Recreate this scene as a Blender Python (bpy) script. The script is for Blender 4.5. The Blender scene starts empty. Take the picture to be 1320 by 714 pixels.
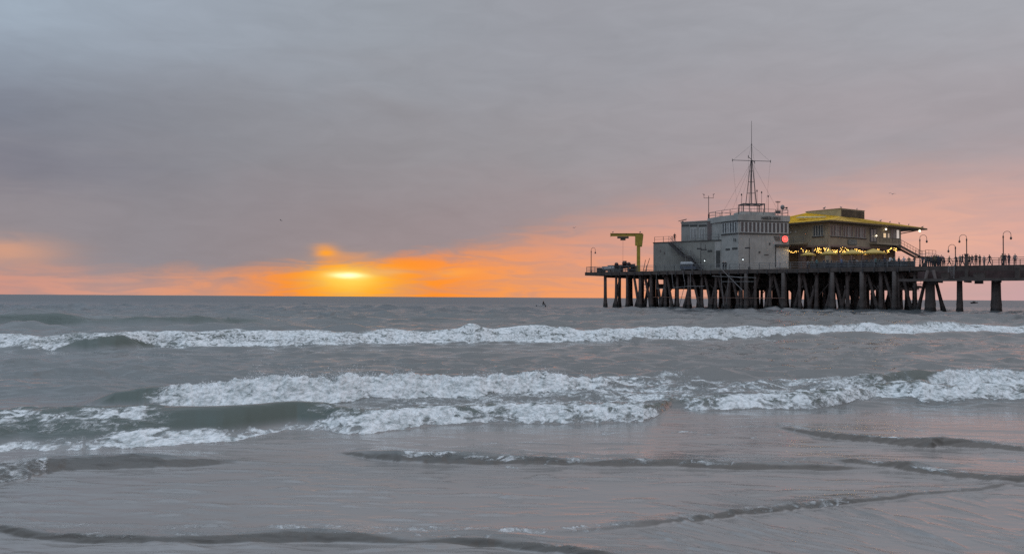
import bpy, math, random
import numpy as np
from mathutils import Vector, Matrix
random.seed(7)
rng = np.random.default_rng(11)
S = bpy.context.scene
col = S.collection
R = math.radians

# ------------------------------------------------------------------ camera
EYE, FPX = 1.9, 1100.0
cam = bpy.data.cameras.new('camera')
cam_o = bpy.data.objects.new('camera', cam)
col.objects.link(cam_o)
cam.sensor_width = 36.0
cam.lens = 36.0 * FPX / 1320.0
cam.clip_start = 0.1
cam.clip_end = 80000.0
cam_o.matrix_world = (Matrix.Translation((0, 0, EYE)) @ Matrix.Rotation(R(90 + 1.37), 4, 'X')
                      @ Matrix.Rotation(R(0.347), 4, 'Z'))
S.camera = cam_o


def hor(px):
    return 379.3 + 0.00606 * px


def at(px, py, Y):
    """point at depth Y seen along a sight line given in degrees-like picture units"""
    return Vector(((px - 660) / FPX * Y, Y, EYE + (hor(px) - py) / FPX * Y))


def lin(*c):
    return tuple((x / 255 / 12.92 if x / 255 <= 0.04045 else ((x / 255 + 0.055) / 1.055) ** 2.4) for x in c)


# ------------------------------------------------------------------ world: overcast dusk sky
SUN_AZ, SUN_EL = math.degrees(math.atan((450 - 660) / FPX)), 1.4
W = bpy.data.worlds.new('World')
S.world = W
W.use_nodes = True
wt = W.node_tree
for n in list(wt.nodes):
    wt.nodes.remove(n)


class NT:
    """tiny node-graph helper"""
    def __init__(self, tree):
        self.t = tree

    def new(self, typ, **kw):
        n = self.t.nodes.new(typ)
        for k, v in kw.items():
            setattr(n, k, v)
        return n

    def put(self, sock, v):
        if hasattr(v, 'is_output'):
            self.t.links.new(v, sock)
        elif isinstance(v, (tuple, list)) and len(v) == 3 and sock.type == 'RGBA':
            sock.default_value = (*v, 1)
        else:
            sock.default_value = v

    def m(self, op, a, b=0.0, c=0.0, clamp=False):
        n = self.new('ShaderNodeMath', operation=op)
        n.use_clamp = clamp
        for i, v in enumerate((a, b, c)):
            self.put(n.inputs[i], v)
        return n.outputs[0]

    def mix(self, f, a, b, blend='MIX'):
        n = self.new('ShaderNodeMix', data_type='RGBA', blend_type=blend)
        self.put(n.inputs[0], f)
        self.put(n.inputs[6], a)
        self.put(n.inputs[7], b)
        return n.outputs[2]

    def fmix(self, f, a, b):
        n = self.new('ShaderNodeMix', data_type='FLOAT')
        self.put(n.inputs[0], f)
        self.put(n.inputs[2], a)
        self.put(n.inputs[3], b)
        return n.outputs[0]

    def step(self, v, lo, hi, a=0.0, b=1.0):
        n = self.new('ShaderNodeMapRange', interpolation_type='SMOOTHSTEP')
        for i, x in enumerate((v, lo, hi, a, b)):
            self.put(n.inputs[i], x)
        return n.outputs[0]

    def ramp(self, f, stops):
        n = self.new('ShaderNodeValToRGB')
        e = n.color_ramp.elements
        while len(e) < len(stops):
            e.new(0.5)
        for el, (p, c) in zip(e, stops):
            el.position = p
        for el, (p, c) in zip(e, stops):
            el.color = (*c, 1) if len(c) == 3 else c
        self.put(n.inputs[0], f)
        return n.outputs[0]

    def noise(self, vec, scale, detail=3.0, rough=0.5, dist=0.0, typ='FBM'):
        n = self.new('ShaderNodeTexNoise', noise_dimensions='3D')
        n.noise_type = typ
        self.put(n.inputs['Vector'], vec)
        n.inputs['Scale'].default_value = scale
        n.inputs['Detail'].default_value = detail
        n.inputs['Roughness'].default_value = rough
        n.inputs['Distortion'].default_value = dist
        return n.outputs[0]

    def vscale(self, vec, s):
        n = self.new('ShaderNodeVectorMath', operation='MULTIPLY')
        self.put(n.inputs[0], vec)
        n.inputs[1].default_value = s
        return n.outputs[0]


g = NT(wt)
tc = g.new('ShaderNodeTexCoord')
dirv = tc.outputs['Generated']
sep = g.new('ShaderNodeSeparateXYZ')
g.put(sep.inputs[0], dirv)
dx, dy, dz = sep.outputs
U = g.m('MULTIPLY', g.m('ARCTAN2', dx, dy), 180 / math.pi)          # azimuth, degrees
V = g.m('MULTIPLY', g.m('ARCSINE', dz), 180 / math.pi)              # elevation, degrees
UF = g.m('DIVIDE', g.m('ADD', U, 40.0), 80.0, clamp=True)


def du(px):
    return math.degrees(math.atan((px - 660) / FPX))


def dv(px, py):
    return math.degrees(math.atan((hor(px) - py) / FPX * math.cos(R(du(px)))))


def uramp(stops):
    return g.ramp(UF, [((du(px) + 40) / 80, lin(*c)) for px, c in stops])


def vramp(stops, k):
    """float curve over azimuth: value / k stored as grey"""
    r = g.ramp(UF, [((du(px) + 40) / 80, (v / k,) * 3) for px, v in stops])
    return g.m('MULTIPLY', r, k)


stretch = g.vscale(dirv, (3.0, 3.0, 11.0))
n1 = g.noise(stretch, 1.7, 5, 0.5, 0.4)
n2 = g.noise(stretch, 5.0, 6, 0.55, 0.6)
n3 = g.noise(g.vscale(dirv, (4.0, 4.0, 26.0)), 3.2, 6, 0.6, 0.8)
g0 = uramp([(0, (206, 150, 136)), (150, (212, 156, 136)), (290, (226, 152, 112)), (370, (248, 144, 58)),
            (450, (255, 172, 52)), (560, (255, 147, 46)), (650, (246, 156, 88)), (760, (242, 160, 112)),
            (1000, (226, 165, 142)), (1240, (208, 167, 163)), (1320, (203, 165, 166))])
g4 = uramp([(0, (238, 166, 122)), (110, (205, 150, 130)), (250, (205, 145, 118)), (400, (248, 146, 62)),
            (520, (254, 142, 48)), (620, (244, 152, 92)), (760, (226, 158, 132)), (950, (220, 164, 150)),
            (1130, (230, 175, 155)), (1250, (232, 176, 156)), (1320, (225, 172, 158))])
c5 = uramp([(0, (146, 140, 146)), (200, (141, 138, 145)), (400, (143, 137, 143)), (600, (152, 141, 145)),
            (800, (168, 149, 150)), (1000, (178, 154, 157)), (1250, (194, 163, 160))])
c11 = uramp([(0, (126, 131, 144)), (100, (131, 135, 146)), (300, (139, 141, 149)), (500, (146, 145, 151)),
             (700, (154, 151, 156)), (900, (161, 155, 160)), (1100, (165, 158, 163)), (1320, (166, 159, 164))])
c19 = uramp([(0, (162, 176, 191)), (200, (156, 166, 179)), (500, (154, 160, 169)), (700, (155, 157, 165)),
             (1000, (161, 162, 169)), (1320, (166, 167, 174))])
Vn = g.m('ADD', V, g.m('MULTIPLY', g.m('SUBTRACT', n1, 0.5), 5.0))
cloud = g.mix(g.step(Vn, 4.0, 10.5), c5, c11)
cloud = g.mix(g.step(Vn, 9.5, 18.0), cloud, c19)
# CIE overcast: the deck brightens towards the zenith
bright = g.m('ADD', 1.0, g.m('MULTIPLY', g.step(V, 24.0, 80.0), 2.9))
cloud = g.mix(1.0, cloud, g.mix(1.0, (1, 1, 1), bright, 'MULTIPLY'), 'MULTIPLY')
soft_n = g.m('ADD', 0.90, g.m('MULTIPLY', n2, 0.2))
cloud = g.mix(1.0, cloud, soft_n, 'MULTIPLY')
glow = g.mix(g.step(V, 0.4, 3.4), g0, g4)
glow = g.mix(g.m('MULTIPLY', g.step(n3, 0.42, 0.66), 0.36), glow, c5)
vb = vramp([(px, dv(px, py)) for px, py in
            [(0, 344), (60, 347), (120, 353), (200, 356), (300, 352), (345, 344), (400, 341), (480, 336), (560, 327),
             (640, 317), (740, 302), (850, 282), (1000, 264), (1150, 252), (1320, 254)]], 12.0)
vs = vramp([(0, 1.3), (200, 1.1), (345, .5), (400, 0.35), (560, 0.8), (740, 2.0), (900, 2.9), (1320, 3.2)], 6.0)
Vg = g.m('ADD', V, g.m('ADD', g.m('MULTIPLY', g.m('SUBTRACT', n2, 0.5), 1.6), g.m('MULTIPLY', g.m('SUBTRACT', n3, 0.5), 1.1)))
fc = g.step(Vg, g.m('SUBTRACT', vb, vs), g.m('ADD', vb, vs))
sky = g.mix(fc, glow, cloud)


def blob(px, py, wx, wy, power=1.0, warp=0.0):
    a = g.m('DIVIDE', g.m('SUBTRACT', g.m('ADD', U, g.m('MULTIPLY', g.m('SUBTRACT', n2, 0.5), warp)), du(px)), wx)
    b = g.m('DIVIDE', g.m('SUBTRACT', g.m('ADD', V, g.m('MULTIPLY', g.m('SUBTRACT', n3, 0.5), warp)), dv(px, py)), wy)
    r2 = g.m('ADD', g.m('MULTIPLY', a, a), g.m('MULTIPLY', b, b))
    return g.m('MULTIPLY', g.m('EXPONENT', g.m('MULTIPLY', r2, -1.0)), power)


sky = g.mix(blob(450, 362, 3.2, 1.0, 0.7, 0.5), sky, lin(255, 176, 44))
sky = g.mix(blob(450, 356, 1.45, 0.42, 0.9, 0.3), sky, lin(255, 214, 80))
sky = g.mix(blob(452, 361, 1.7, .7, .8, .5), sky, lin(255, 222, 96))
sky = g.mix(blob(585, 352, 1.5, .3, .45, .8), sky, lin(255, 178, 84))
sky = g.mix(blob(449, 355, 1.0, 0.19, 1.0, 0.35), sky, (1.5, 1.32, 0.72))
sky = g.mix(blob(500, 350, 1.3, 0.2, 0.6, 0.5), sky, lin(240, 180, 110))
sky = g.mix(blob(421, 325, 0.7, 0.42, 1.0, 0.7), sky, lin(255, 164, 48))
sky = g.mix(blob(452, 329, 1.5, 0.3, 0.5, 1.0), sky, lin(240, 160, 90))
sky = g.mix(blob(5, 322, 2.8, 0.7, 0.6, 1.0), sky, lin(236, 168, 128))
sky = g.mix(blob(20, 215, 6.5, 1.2, 0.35, 3.0), sky, lin(112, 114, 130))
# below the horizon the dome shows dull sea
sky = g.mix(g.step(V, -0.6, 0.0), lin(112, 112, 114), sky)
st = g.new('ShaderNodeTexSky')
st.sky_type = 'NISHITA'
st.sun_disc = False
st.sun_elevation = R(SUN_EL)
st.sun_rotation = R(SUN_AZ)
bg_clear = g.new('ShaderNodeBackground')
g.put(bg_clear.inputs[0], st.outputs[0])
bg_clear.inputs[1].default_value = 0.05
bg_cloud = g.new('ShaderNodeBackground')
g.put(bg_cloud.inputs[0], sky)
bg_cloud.inputs[1].default_value = 1.0
mixs = g.new('ShaderNodeMixShader')
mixs.inputs[0].default_value = 0.97                               # almost full cloud cover
wt.links.new(bg_clear.outputs[0], mixs.inputs[1])
wt.links.new(bg_cloud.outputs[0], mixs.inputs[2])
wo = g.new('ShaderNodeOutputWorld')
wt.links.new(mixs.outputs[0], wo.inputs[0])

# the sun is behind thick cloud: a faint, broad, warm source low over the sea
sl = bpy.data.lights.new('sun', 'SUN')
sl.energy = 0.004
sl.angle = R(12)
sl.color = (1.0, 0.62, 0.32)
so = bpy.data.objects.new('sun', sl)
col.objects.link(so)
sd = Vector((math.sin(R(SUN_AZ)) * math.cos(R(SUN_EL)), math.cos(R(SUN_AZ)) * math.cos(R(SUN_EL)), math.sin(R(SUN_EL))))
so.rotation_euler = sd.to_track_quat('Z', 'Y').to_euler()
so.location = sd * 100 + Vector((0, 0, 30))

S.view_settings.view_transform = 'Standard'
S.view_settings.look = 'None'
S.view_settings.exposure = 0.0
S.view_settings.gamma = 1.0
S.cycles.max_bounces = 6
S.cycles.use_denoising = False
S.cycles.sample_clamp_indirect = 1.5
S.cycles.sample_clamp_direct = 3.5


# ------------------------------------------------------------------ object helpers
def tag(o, label=None, cat=None, group=None, kind=None):
    if label: o['label'] = label
    if cat: o['category'] = cat
    if group: o['group'] = group
    if kind: o['kind'] = kind
    return o


def link(name, mesh, parent=None):
    o = bpy.data.objects.new(name, mesh)
    col.objects.link(o)
    if parent is not None:
        o.parent = parent
    return o


def empty(name, loc, rz=0.0):
    o = link(name, None)
    o.empty_display_size = 0.3
    o.location = loc
    o.rotation_euler = (0, 0, rz)
    return o


def copy_tree(o, parent=None):
    c = o.copy()
    col.objects.link(c)
    if parent is not None:
        c.parent = parent
    for ch in [k for k in bpy.data.objects if k.parent == o]:
        copy_tree(ch, c)
    return c


class MB:
    """collects simple solids into ONE mesh"""
    def __init__(self):
        self.v, self.f = [], []

    def add(self, vs, fs):
        n = len(self.v)
        self.v += [tuple(p) for p in vs]
        self.f += [tuple(i + n for i in q) for q in fs]
        return self

    def box(self, x0, x1, y0, y1, z0, z1):
        return self.add([(x0, y0, z0), (x1, y0, z0), (x1, y1, z0), (x0, y1, z0),
                         (x0, y0, z1), (x1, y0, z1), (x1, y1, z1), (x0, y1, z1)],
                        [(3, 2, 1, 0), (4, 5, 6, 7), (0, 1, 5, 4), (1, 2, 6, 5), (2, 3, 7, 6), (3, 0, 4, 7)])

    def prism(self, pts, z0, z1):
        """pts counter-clockwise 2-D outline; z1 may be a list of heights"""
        n = len(pts)
        top = z1 if isinstance(z1, (list, tuple)) else [z1] * n
        vs = [(p[0], p[1], z0) for p in pts] + [(p[0], p[1], h) for p, h in zip(pts, top)]
        fs = [tuple(range(n - 1, -1, -1)), tuple(range(n, 2 * n))]
        fs += [(i, (i + 1) % n, n + (i + 1) % n, n + i) for i in range(n)]
        return self.add(vs, fs)

    def frustum(self, base, top, z0, z1):
        n = len(base)
        vs = [(p[0], p[1], z0) for p in base] + [(p[0], p[1], z1) for p in top]
        fs = [tuple(range(n - 1, -1, -1)), tuple(range(n, 2 * n))]
        fs += [(i, (i + 1) % n, n + (i + 1) % n, n + i) for i in range(n)]
        return self.add(vs, fs)

    def tube(self, p, q, r, n=6, r2=None):
        p, q = Vector(p), Vector(q)
        r2 = r if r2 is None else r2
        d = (q - p).normalized()
        a = d.cross(Vector((0, 0, 1)))
        if a.length < 1e-3:
            a = Vector((1, 0, 0))
        a.normalize()
        b = d.cross(a)
        vs = []
        for c, rr in ((p, r), (q, r2)):
            for k in range(n):
                t = 2 * math.pi * k / n
                vs.append(c + a * (rr * math.cos(t)) + b * (rr * math.sin(t)))
        fs = [tuple(range(n - 1, -1, -1)), tuple(range(n, 2 * n))]
        fs += [(i, (i + 1) % n, n + (i + 1) % n, n + i) for i in range(n)]
        return self.add(vs, fs)

    def path(self, pts, r, n=6):
        for p, q in zip(pts[:-1], pts[1:]):
            self.tube(p, q, r, n)
        return self

    def lathe(self, c, prof, n=10):
        """prof: list of (radius, z) bottom to top around vertical axis through c"""
        vs, m_ = [], len(prof)
        for r, z in prof:
            for k in range(n):
                t = 2 * math.pi * k / n
                vs.append((c[0] + r * math.cos(t), c[1] + r * math.sin(t), c[2] + z))
        fs = [tuple(range(n - 1, -1, -1)), tuple(range((m_ - 1) * n, m_ * n))]
        for j in range(m_ - 1):
            for i in range(n):
                k = (i + 1) % n
                fs.append((j * n + i, j * n + k, (j + 1) * n + k, (j + 1) * n + i))
        return self.add(vs, fs)

    def ball(self, c, rx, ry=None, rz=None, n=8, m_=6):
        ry = rx if ry is None else ry
        rz = rx if rz is None else rz
        vs = [(c[0], c[1], c[2] - rz)]
        for j in range(1, m_):
            a = -math.pi / 2 + math.pi * j / m_
            for i in range(n):
                t = 2 * math.pi * i / n
                vs.append((c[0] + rx * math.cos(a) * math.cos(t), c[1] + ry * math.cos(a) * math.sin(t), c[2] + rz * math.sin(a)))
        vs.append((c[0], c[1], c[2] + rz))
        fs = [(0, 1 + (i + 1) % n, 1 + i) for i in range(n)]
        for j in range(m_ - 2):
            for i in range(n):
                k = (i + 1) % n
                fs.append((1 + j * n + i, 1 + j * n + k, 1 + (j + 1) * n + k, 1 + (j + 1) * n + i))
        L = len(vs) - 1
        o = 1 + (m_ - 2) * n
        fs += [(L, o + i, o + (i + 1) % n) for i in range(n)]
        return self.add(vs, fs)

    def wbox(self, a, b, s0, s1, z0, z1, n0, n1):
        """box on the vertical wall running a->b (outward normal to its right): s along, n outwards"""
        a, b = Vector(a[:2]), Vector(b[:2])
        d = (b - a).normalized()
        nn = Vector((d.y, -d.x))
        P = lambda s, n: a + d * s + nn * n
        q = [P(s0, n1), P(s1, n1), P(s1, n0), P(s0, n0)]
        return self.prism(q, z0, z1)

    def mesh(self, name, m=None, smooth=False):
        me = bpy.data.meshes.new(name)
        me.from_pydata(self.v, [], self.f)
        if m: me.materials.append(m)
        if smooth:
            me.polygons.foreach_set('use_smooth', [True] * len(me.polygons))
        me.update()
        return me

    def build(self, name, m, parent=None, smooth=False):
        return link(name, self.mesh(name, m, smooth), parent)


# ------------------------------------------------------------------ materials
MATS = {}


def mat(name, c, rough=0.7, var=0.25, scale=1.5, bump=0.0, metal=0.0, streak=0.0, c2=None):
    """weathered surface: base colour varied by noise, optional vertical streaks"""
    if name in MATS:
        return MATS[name]
    m = bpy.data.materials.new(name)
    m.use_nodes = True
    t = NT(m.node_tree)
    bs = m.node_tree.nodes['Principled BSDF']
    tcn = t.new('ShaderNodeTexCoord')
    oc = tcn.outputs['Object']
    n = t.noise(oc, scale, 5, 0.6, 0.3)
    dark = tuple(x * (1 - var) for x in c)
    lite = tuple(min(1, x * (1 + var * 0.6)) for x in c)
    k = t.mix(t.step(n, 0.3, 0.7), dark, c2 or lite)
    if streak:
        s = t.noise(t.vscale(oc, (2.2, 2.2, 0.18)), 2.0, 4, 0.6)
        k = t.mix(t.m('MULTIPLY', t.step(s, 0.5, 0.75), streak), k, tuple(x * 0.45 for x in c))
    t.put(bs.inputs['Base Color'], k)
    bs.inputs['Roughness'].default_value = rough
    bs.inputs['Metallic'].default_value = metal
    if bump:
        b = t.new('ShaderNodeBump')
        b.inputs['Strength'].default_value = bump
        b.inputs['Distance'].default_value = 0.03
        t.put(b.inputs['Height'], t.noise(oc, scale * 6, 4, 0.6))
        t.put(bs.inputs['Normal'], b.outputs[0])
    MATS[name] = m
    return m


def glow_mat(name, c, s):
    if name in MATS:
        return MATS[name]
    m = bpy.data.materials.new(name)
    m.use_nodes = True
    bs = m.node_tree.nodes['Principled BSDF']
    bs.inputs['Base Color'].default_value = (*c, 1)
    bs.inputs['Emission Color'].default_value = (*c, 1)
    bs.inputs['Emission Strength'].default_value = s
    MATS[name] = m
    return m


def glass(name, c=(0.02, 0.025, 0.03), rough=0.08):
    if name in MATS:
        return MATS[name]
    m = bpy.data.materials.new(name)
    m.use_nodes = True
    bs = m.node_tree.nodes['Principled BSDF']
    bs.inputs['Base Color'].default_value = (*c, 1)
    bs.inputs['Roughness'].default_value = rough
    bs.inputs['IOR'].default_value = 1.5
    MATS[name] = m
    return m


# ------------------------------------------------------------------ noise (numpy)
_perm = rng.permutation(256)
_ang = rng.uniform(0, 2 * np.pi, 256)
_gx, _gy = np.cos(_ang).astype(np.float32), np.sin(_ang).astype(np.float32)


def pnoise(x, y, seed=0):
    x = np.asarray(x, np.float64) + seed * 17.31
    y = np.asarray(y, np.float64) + seed * 41.77
    xi, yi = np.floor(x).astype(np.int64), np.floor(y).astype(np.int64)
    xf, yf = (x - xi).astype(np.float32), (y - yi).astype(np.float32)
    u = xf * xf * xf * (xf * (xf * 6 - 15) + 10)
    v = yf * yf * yf * (yf * (yf * 6 - 15) + 10)

    def h(i, j, fx, fy):
        k = _perm[(_perm[(xi + i) & 255] + yi + j) & 255]
        return _gx[k] * fx + _gy[k] * fy
    a = h(0, 0, xf, yf)
    b = h(1, 0, xf - 1, yf)
    c = h(0, 1, xf, yf - 1)
    d = h(1, 1, xf - 1, yf - 1)
    return (a + u * (b - a)) + v * ((c + u * (d - c)) - (a + u * (b - a)))   # about -0.7 .. 0.7


def fbm(x, y, octs=4, gain=0.5, seed=0):
    s, a = 0, 1.0
    for k in range(octs):
        s = s + a * pnoise(x * 2 ** k, y * 2 ** k, seed + k)
        a *= gain
    return s


def sst(x, a, b):
    t = np.clip((x - a) / (b - a), 0, 1)
    return t * t * (3 - 2 * t)


# ------------------------------------------------------------------ the sea
KY = EYE * FPX


def dist(px, py):
    """distance at which flat water is seen at that height in the picture"""
    return KY / (np.asarray(py, float) - hor(np.asarray(px, float)))


inner = np.linspace(-0.64, 0.64, 900)
outer = np.linspace(0.65, 1.3, 30)
tcol = np.concatenate([-outer[::-1], inner, outer])
b_near = np.concatenate([np.arange(385, 205, -0.45), np.arange(205, 88, -0.31), np.arange(88, 30, -0.33), np.arange(30, 2, -0.09),
                         np.geomspace(2, 0.05, 26)])
yrow = KY / b_near
NR, NC = len(yrow), len(tcol)
Yg = np.repeat(yrow[:, None], NC, 1)
Tg = np.repeat(tcol[None, :], NR, 0)
Xg = Tg * Yg
PX = 660 + FPX * tcol                       # one bearing per column
dYrow = np.abs(np.gradient(yrow))[:, None]  # local sampling

Z = np.zeros_like(Yg)
# wind chop and swell: many small sine trains, dropped where the grid cannot hold them
amp_zone = 0.13 + 1.4 * sst(Yg, 13.0, 18.0) + 0.2 * sst(Yg, 40.0, 60.0)
gust = 0.75 + 0.6 * fbm(Xg / 9.0, Yg / 4.0, 2, 0.5, 3)
for k in range(64):
    lam = 0.22 * (70.0 ** (rng.random()))           # 0.22 .. 15 m
    th = rng.normal(0, 0.40 if lam > 1.5 else 0.55)
    kx, ky = 2 * np.pi / lam * np.sin(th), 2 * np.pi / lam * np.cos(th)
    lam_y = lam / max(0.25, abs(np.cos(th)))
    w = sst(lam_y / dYrow, 2.5, 5.0)
    rows = np.where(w[:, 0] > 0)[0]
    if len(rows) == 0:
        continue
    r0, r1 = rows.min(), rows.max() + 1
    A = 0.0066 * lam if lam < 2 else 0.023 * (lam / 2) ** 0.55
    zone = amp_zone[r0:r1]
    if 1.8 < lam <= 4:
        zone = zone * (.45 + .55 * sst(Yg[r0:r1], 30, 50))
    if lam > 4:
        zone = sst(Yg[r0:r1], 30, 55)
    Z[r0:r1] += A * w[r0:r1] * zone * gust[r0:r1] * np.sin(kx * Xg[r0:r1] + ky * Yg[r0:r1] + rng.uniform(0, 6.28)
                                                       + 1.5 * pnoise(Xg[r0:r1] / (lam * 3.3), Yg[r0:r1] / (lam * 2.1), k))
FOAM = np.zeros_like(Yg)
CLEAR_DARK = np.zeros_like(Yg)                   # clean, glassy unbroken face; its weak reflection also painted as darker colour
DARK = np.zeros_like(Yg)                    # weak reflection of steep bore fronts, painted as darker water
BOIL = np.zeros_like(Yg)                    # how rough the foam is


def ctl(pts, c):
    return np.interp(PX, [p[0] for p in pts], [p[c] for p in pts])


def wave(toe, amp, lf, lb, wob=0.15, seed=0, steep=1.0, wl=1.2):
    if isinstance(steep, list):
        steep = np.interp(PX, [p[0] for p in steep], [p[1] for p in steep])[None, :]
    """toe: (bearing, picture height of the foot); amp/lf/lb: curves over bearing. Returns local coordinates"""
    tY = ctl([(p[0], float(dist(p[0], p[1]))) for p in toe], 1)
    xr = tcol * tY
    tY = tY + wob * fbm(xr / wl, xr * .43 + 0.37, 4, 0.55, seed)
    A = ctl(amp, 1) * (1 + 0.25 * pnoise(xr / 1.7, xr * .43 + 5.1, seed + 9))
    Lf = ctl(lf, 1)
    Lb = ctl(lb, 1)
    s = np.clip((Yg - tY) / Lf, 0, 1)
    front = (s * s * (3 - 2 * s)) ** steep
    u = np.maximum(Yg - (tY + Lf), 0) / Lb
    h = A * np.where(Yg < tY + Lf, front, np.exp(-u * u))
    return h, tY, A, Lf, Lb


def foam_band(tY, lo, hi, dens, edge=0.12, soft=0.5, wob=0.12, seed=0, wl=0.7):
    """foam from tY+lo to tY+hi (curves over bearing), crisp front edge, soft back"""
    xr = tcol * tY
    a = tY + ctl(lo, 1) + wob * fbm(xr / wl, xr * .43 + 1.7, 4, 0.55, seed + 20)
    b = tY + ctl(hi, 1) + 1.5 * wob * fbm(xr / (wl * 1.4), xr * .43 + 8.7, 4, 0.55, seed + 40)
    m_ = sst(Yg, a, a + edge) * (1 - sst(Yg, b - soft, b + soft * 0.3))
    return m_ * ctl(dens, 1)


def addfoam(f, boil=1.0):
    global FOAM, BOIL
    FOAM = np.maximum(FOAM, f)
    BOIL = np.maximum(BOIL, f * boil)


# --- far unbroken swells
for toe, amp, lf, lb, sd_ in [
    ([(-400, 419), (0, 419.5), (250, 420.5), (360, 421)], [(-400, .56), (0, .58), (60, .62), (110, .50), (150, .44), (190, .56), (240, .46), (330, .2), (400, 0)], 2.4, 4.0, 1),
    ([(300, 411), (1000, 413), (1400, 414)], [(250, 0), (420, .12), (620, .22), (800, .2), (900, .28), (1000, .12), (1400, .2)], 6.0, 5.0, 2),
    ([(-300, 398), (1400, 405)], [(-300, .25), (300, .3), (600, .42), (760, .2), (1400, .3)], 9.0, 8.0, 3)]:
    h, tY, A, Lf, Lb = wave(toe, amp, [(0, lf)], [(0, lb)], 1.2 if sd_ > 1 else .3, sd_, 1.0, 9.0)
    Z += h
    if sd_ == 1:
        CLEAR_DARK = np.maximum(CLEAR_DARK, sst(h, .05, .3) * (Yg < tY + Lf + .4))
# --- outer breaker: long white belt
t2 = [(-500, 455), (0, 451), (60, 453), (95, 453), (150, 452), (200, 448), (300, 447), (440, 446), (500, 444), (620, 442), (760, 441),
      (830, 440), (880, 438.5), (930, 437.5), (990, 435.5), (1060, 432.5), (1180, 430.5), (1320, 429.5), (1800, 428)]
h, tY, A, Lf, Lb = wave(t2, [(-500, .5), (700, .46), (900, .47), (1300, .42)], [(0, 1.7), (900, 1.9), (1300, 2.6)], [(0, 2.6)], 0.5, 5, 0.75, 2.2)
Z += h
CLEAR_DARK = np.maximum(CLEAR_DARK, sst(h, .02, .2) * (Yg < tY + Lf + .1))
W2F = 1 - .4 * sst(Yg, tY + Lf - .2, tY + Lf + 1.0)
addfoam(W2F * foam_band(tY, [(-500, 0), (70, 0.05), (90, .55), (130, 1.15), (160, 1.15), (195, .35), (215, .02), (1320, 0)],
                  [(-500, 3.4), (1320, 3.6)], [(-500, .8), (0, .82), (90, .6), (220, .78), (700, .84), (1320, .84)], 0.15, 1.8, 0.22, 5, 0.8))
# --- little humps on the flat between the breakers
for toe, amp, lf, lb, sd_ in [
    ([(300, 465), (400, 464)], [(290, 0), (330, .07), (370, .06), (410, 0)], .8, .6, 6),
    ([(330, 492), (420, 489)], [(320, 0), (350, .06), (400, .05), (440, 0)], .6, .5, 7),
    ([(1000, 474), (1080, 469), (1130, 474), (1320, 479)], [(1000, 0), (1040, .06), (1090, .07), (1150, .04), (1260, .07), (1320, .04)], .7, .6, 8),
    ([(0, 511), (140, 511)], [(-300, .1), (0, .12), (100, .12), (170, .04), (200, 0)], .9, .7, 9)]:
    h, *_ = wave(toe, amp, [(0, lf)], [(0, lb)], .15, sd_, 1.0, 1.0)
    Z += h
# --- inner breaker, upper line
t3 = [(-300, 540), (100, 532), (140, 529), (200, 527), (300, 525), (440, 521), (480, 516), (560, 513.5), (620, 512), (650, 508), (700, 505.5), (740, 503), (780, 500), (900, 497)]
h, tY, A, Lf, Lb = wave(t3, [(100, 0), (120, .06), (150, .24), (185, .30), (280, .33), (370, .36), (480, .29), (600, .32), (680, .32), (740, .26), (775, .2), (810, .03), (830, 0)],
                        [(0, .75), (185, .8), (700, .6)], [(0, .7)], .1, 11, .75, .8)
Z += h
CLEAR_DARK = np.maximum(CLEAR_DARK, sst(h, .03, .16) * (Yg < tY + Lf + .1))
f3 = foam_band(tY, [(185, 0.02), (230, 0), (800, 0)], [(180, .55), (230, .95), (370, 1.0), (500, .9), (650, .95), (740, .9), (790, .5)],
               [(170, 0), (188, .6), (205, .72), (240, 1.0), (700, 1.0), (735, .85), (775, .9), (800, .4), (830, 0)], .06, .2, .07, 11, .35)
addfoam(f3, 1.35)
# ragged, thrown-up crest
jag = 0.7 * np.clip(fbm(Xg / .22, Yg / .5, 4, .65, 60) + .15, 0, 1) ** 1.2 + 1.3 * np.clip(fbm(Xg / .9, Yg / .9, 2, .5, 66), 0, 1) ** 1.5
cr = np.exp(-((Yg - (tY + Lf)) / .22) ** 2) * np.clip(f3 * 1.2, 0, 1)
Z += .12 * jag * cr
# --- inner breaker, upper line on the right
t3r = [(1020, 503), (1080, 503), (1150, 500), (1200, 499.5), (1320, 498), (1700, 494)]
h, tY, A, Lf, Lb = wave(t3r, [(1030, 0), (1090, .1), (1150, .24), (1190, .27), (1240, .25), (1320, .22), (1700, .2)], [(0, .7)], [(0, .7)], .1, 13, .8, .8)
Z += h
CLEAR_DARK = np.maximum(CLEAR_DARK, .7 * sst(h, .03, .16) * (Yg < tY + Lf + .1))
f3r = foam_band(tY, [(0, 0)], [(1180, .5), (1230, 1.0), (1700, 1.0)], [(1175, 0), (1192, .7), (1215, .95), (1320, .9), (1700, .9)], .06, .3, .1, 13, .4)
addfoam(f3r, 1.2)
Z += .15 * jag * np.exp(-((Yg - (tY + Lf)) / .22) ** 2) * np.clip(f3r, 0, 1)
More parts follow.
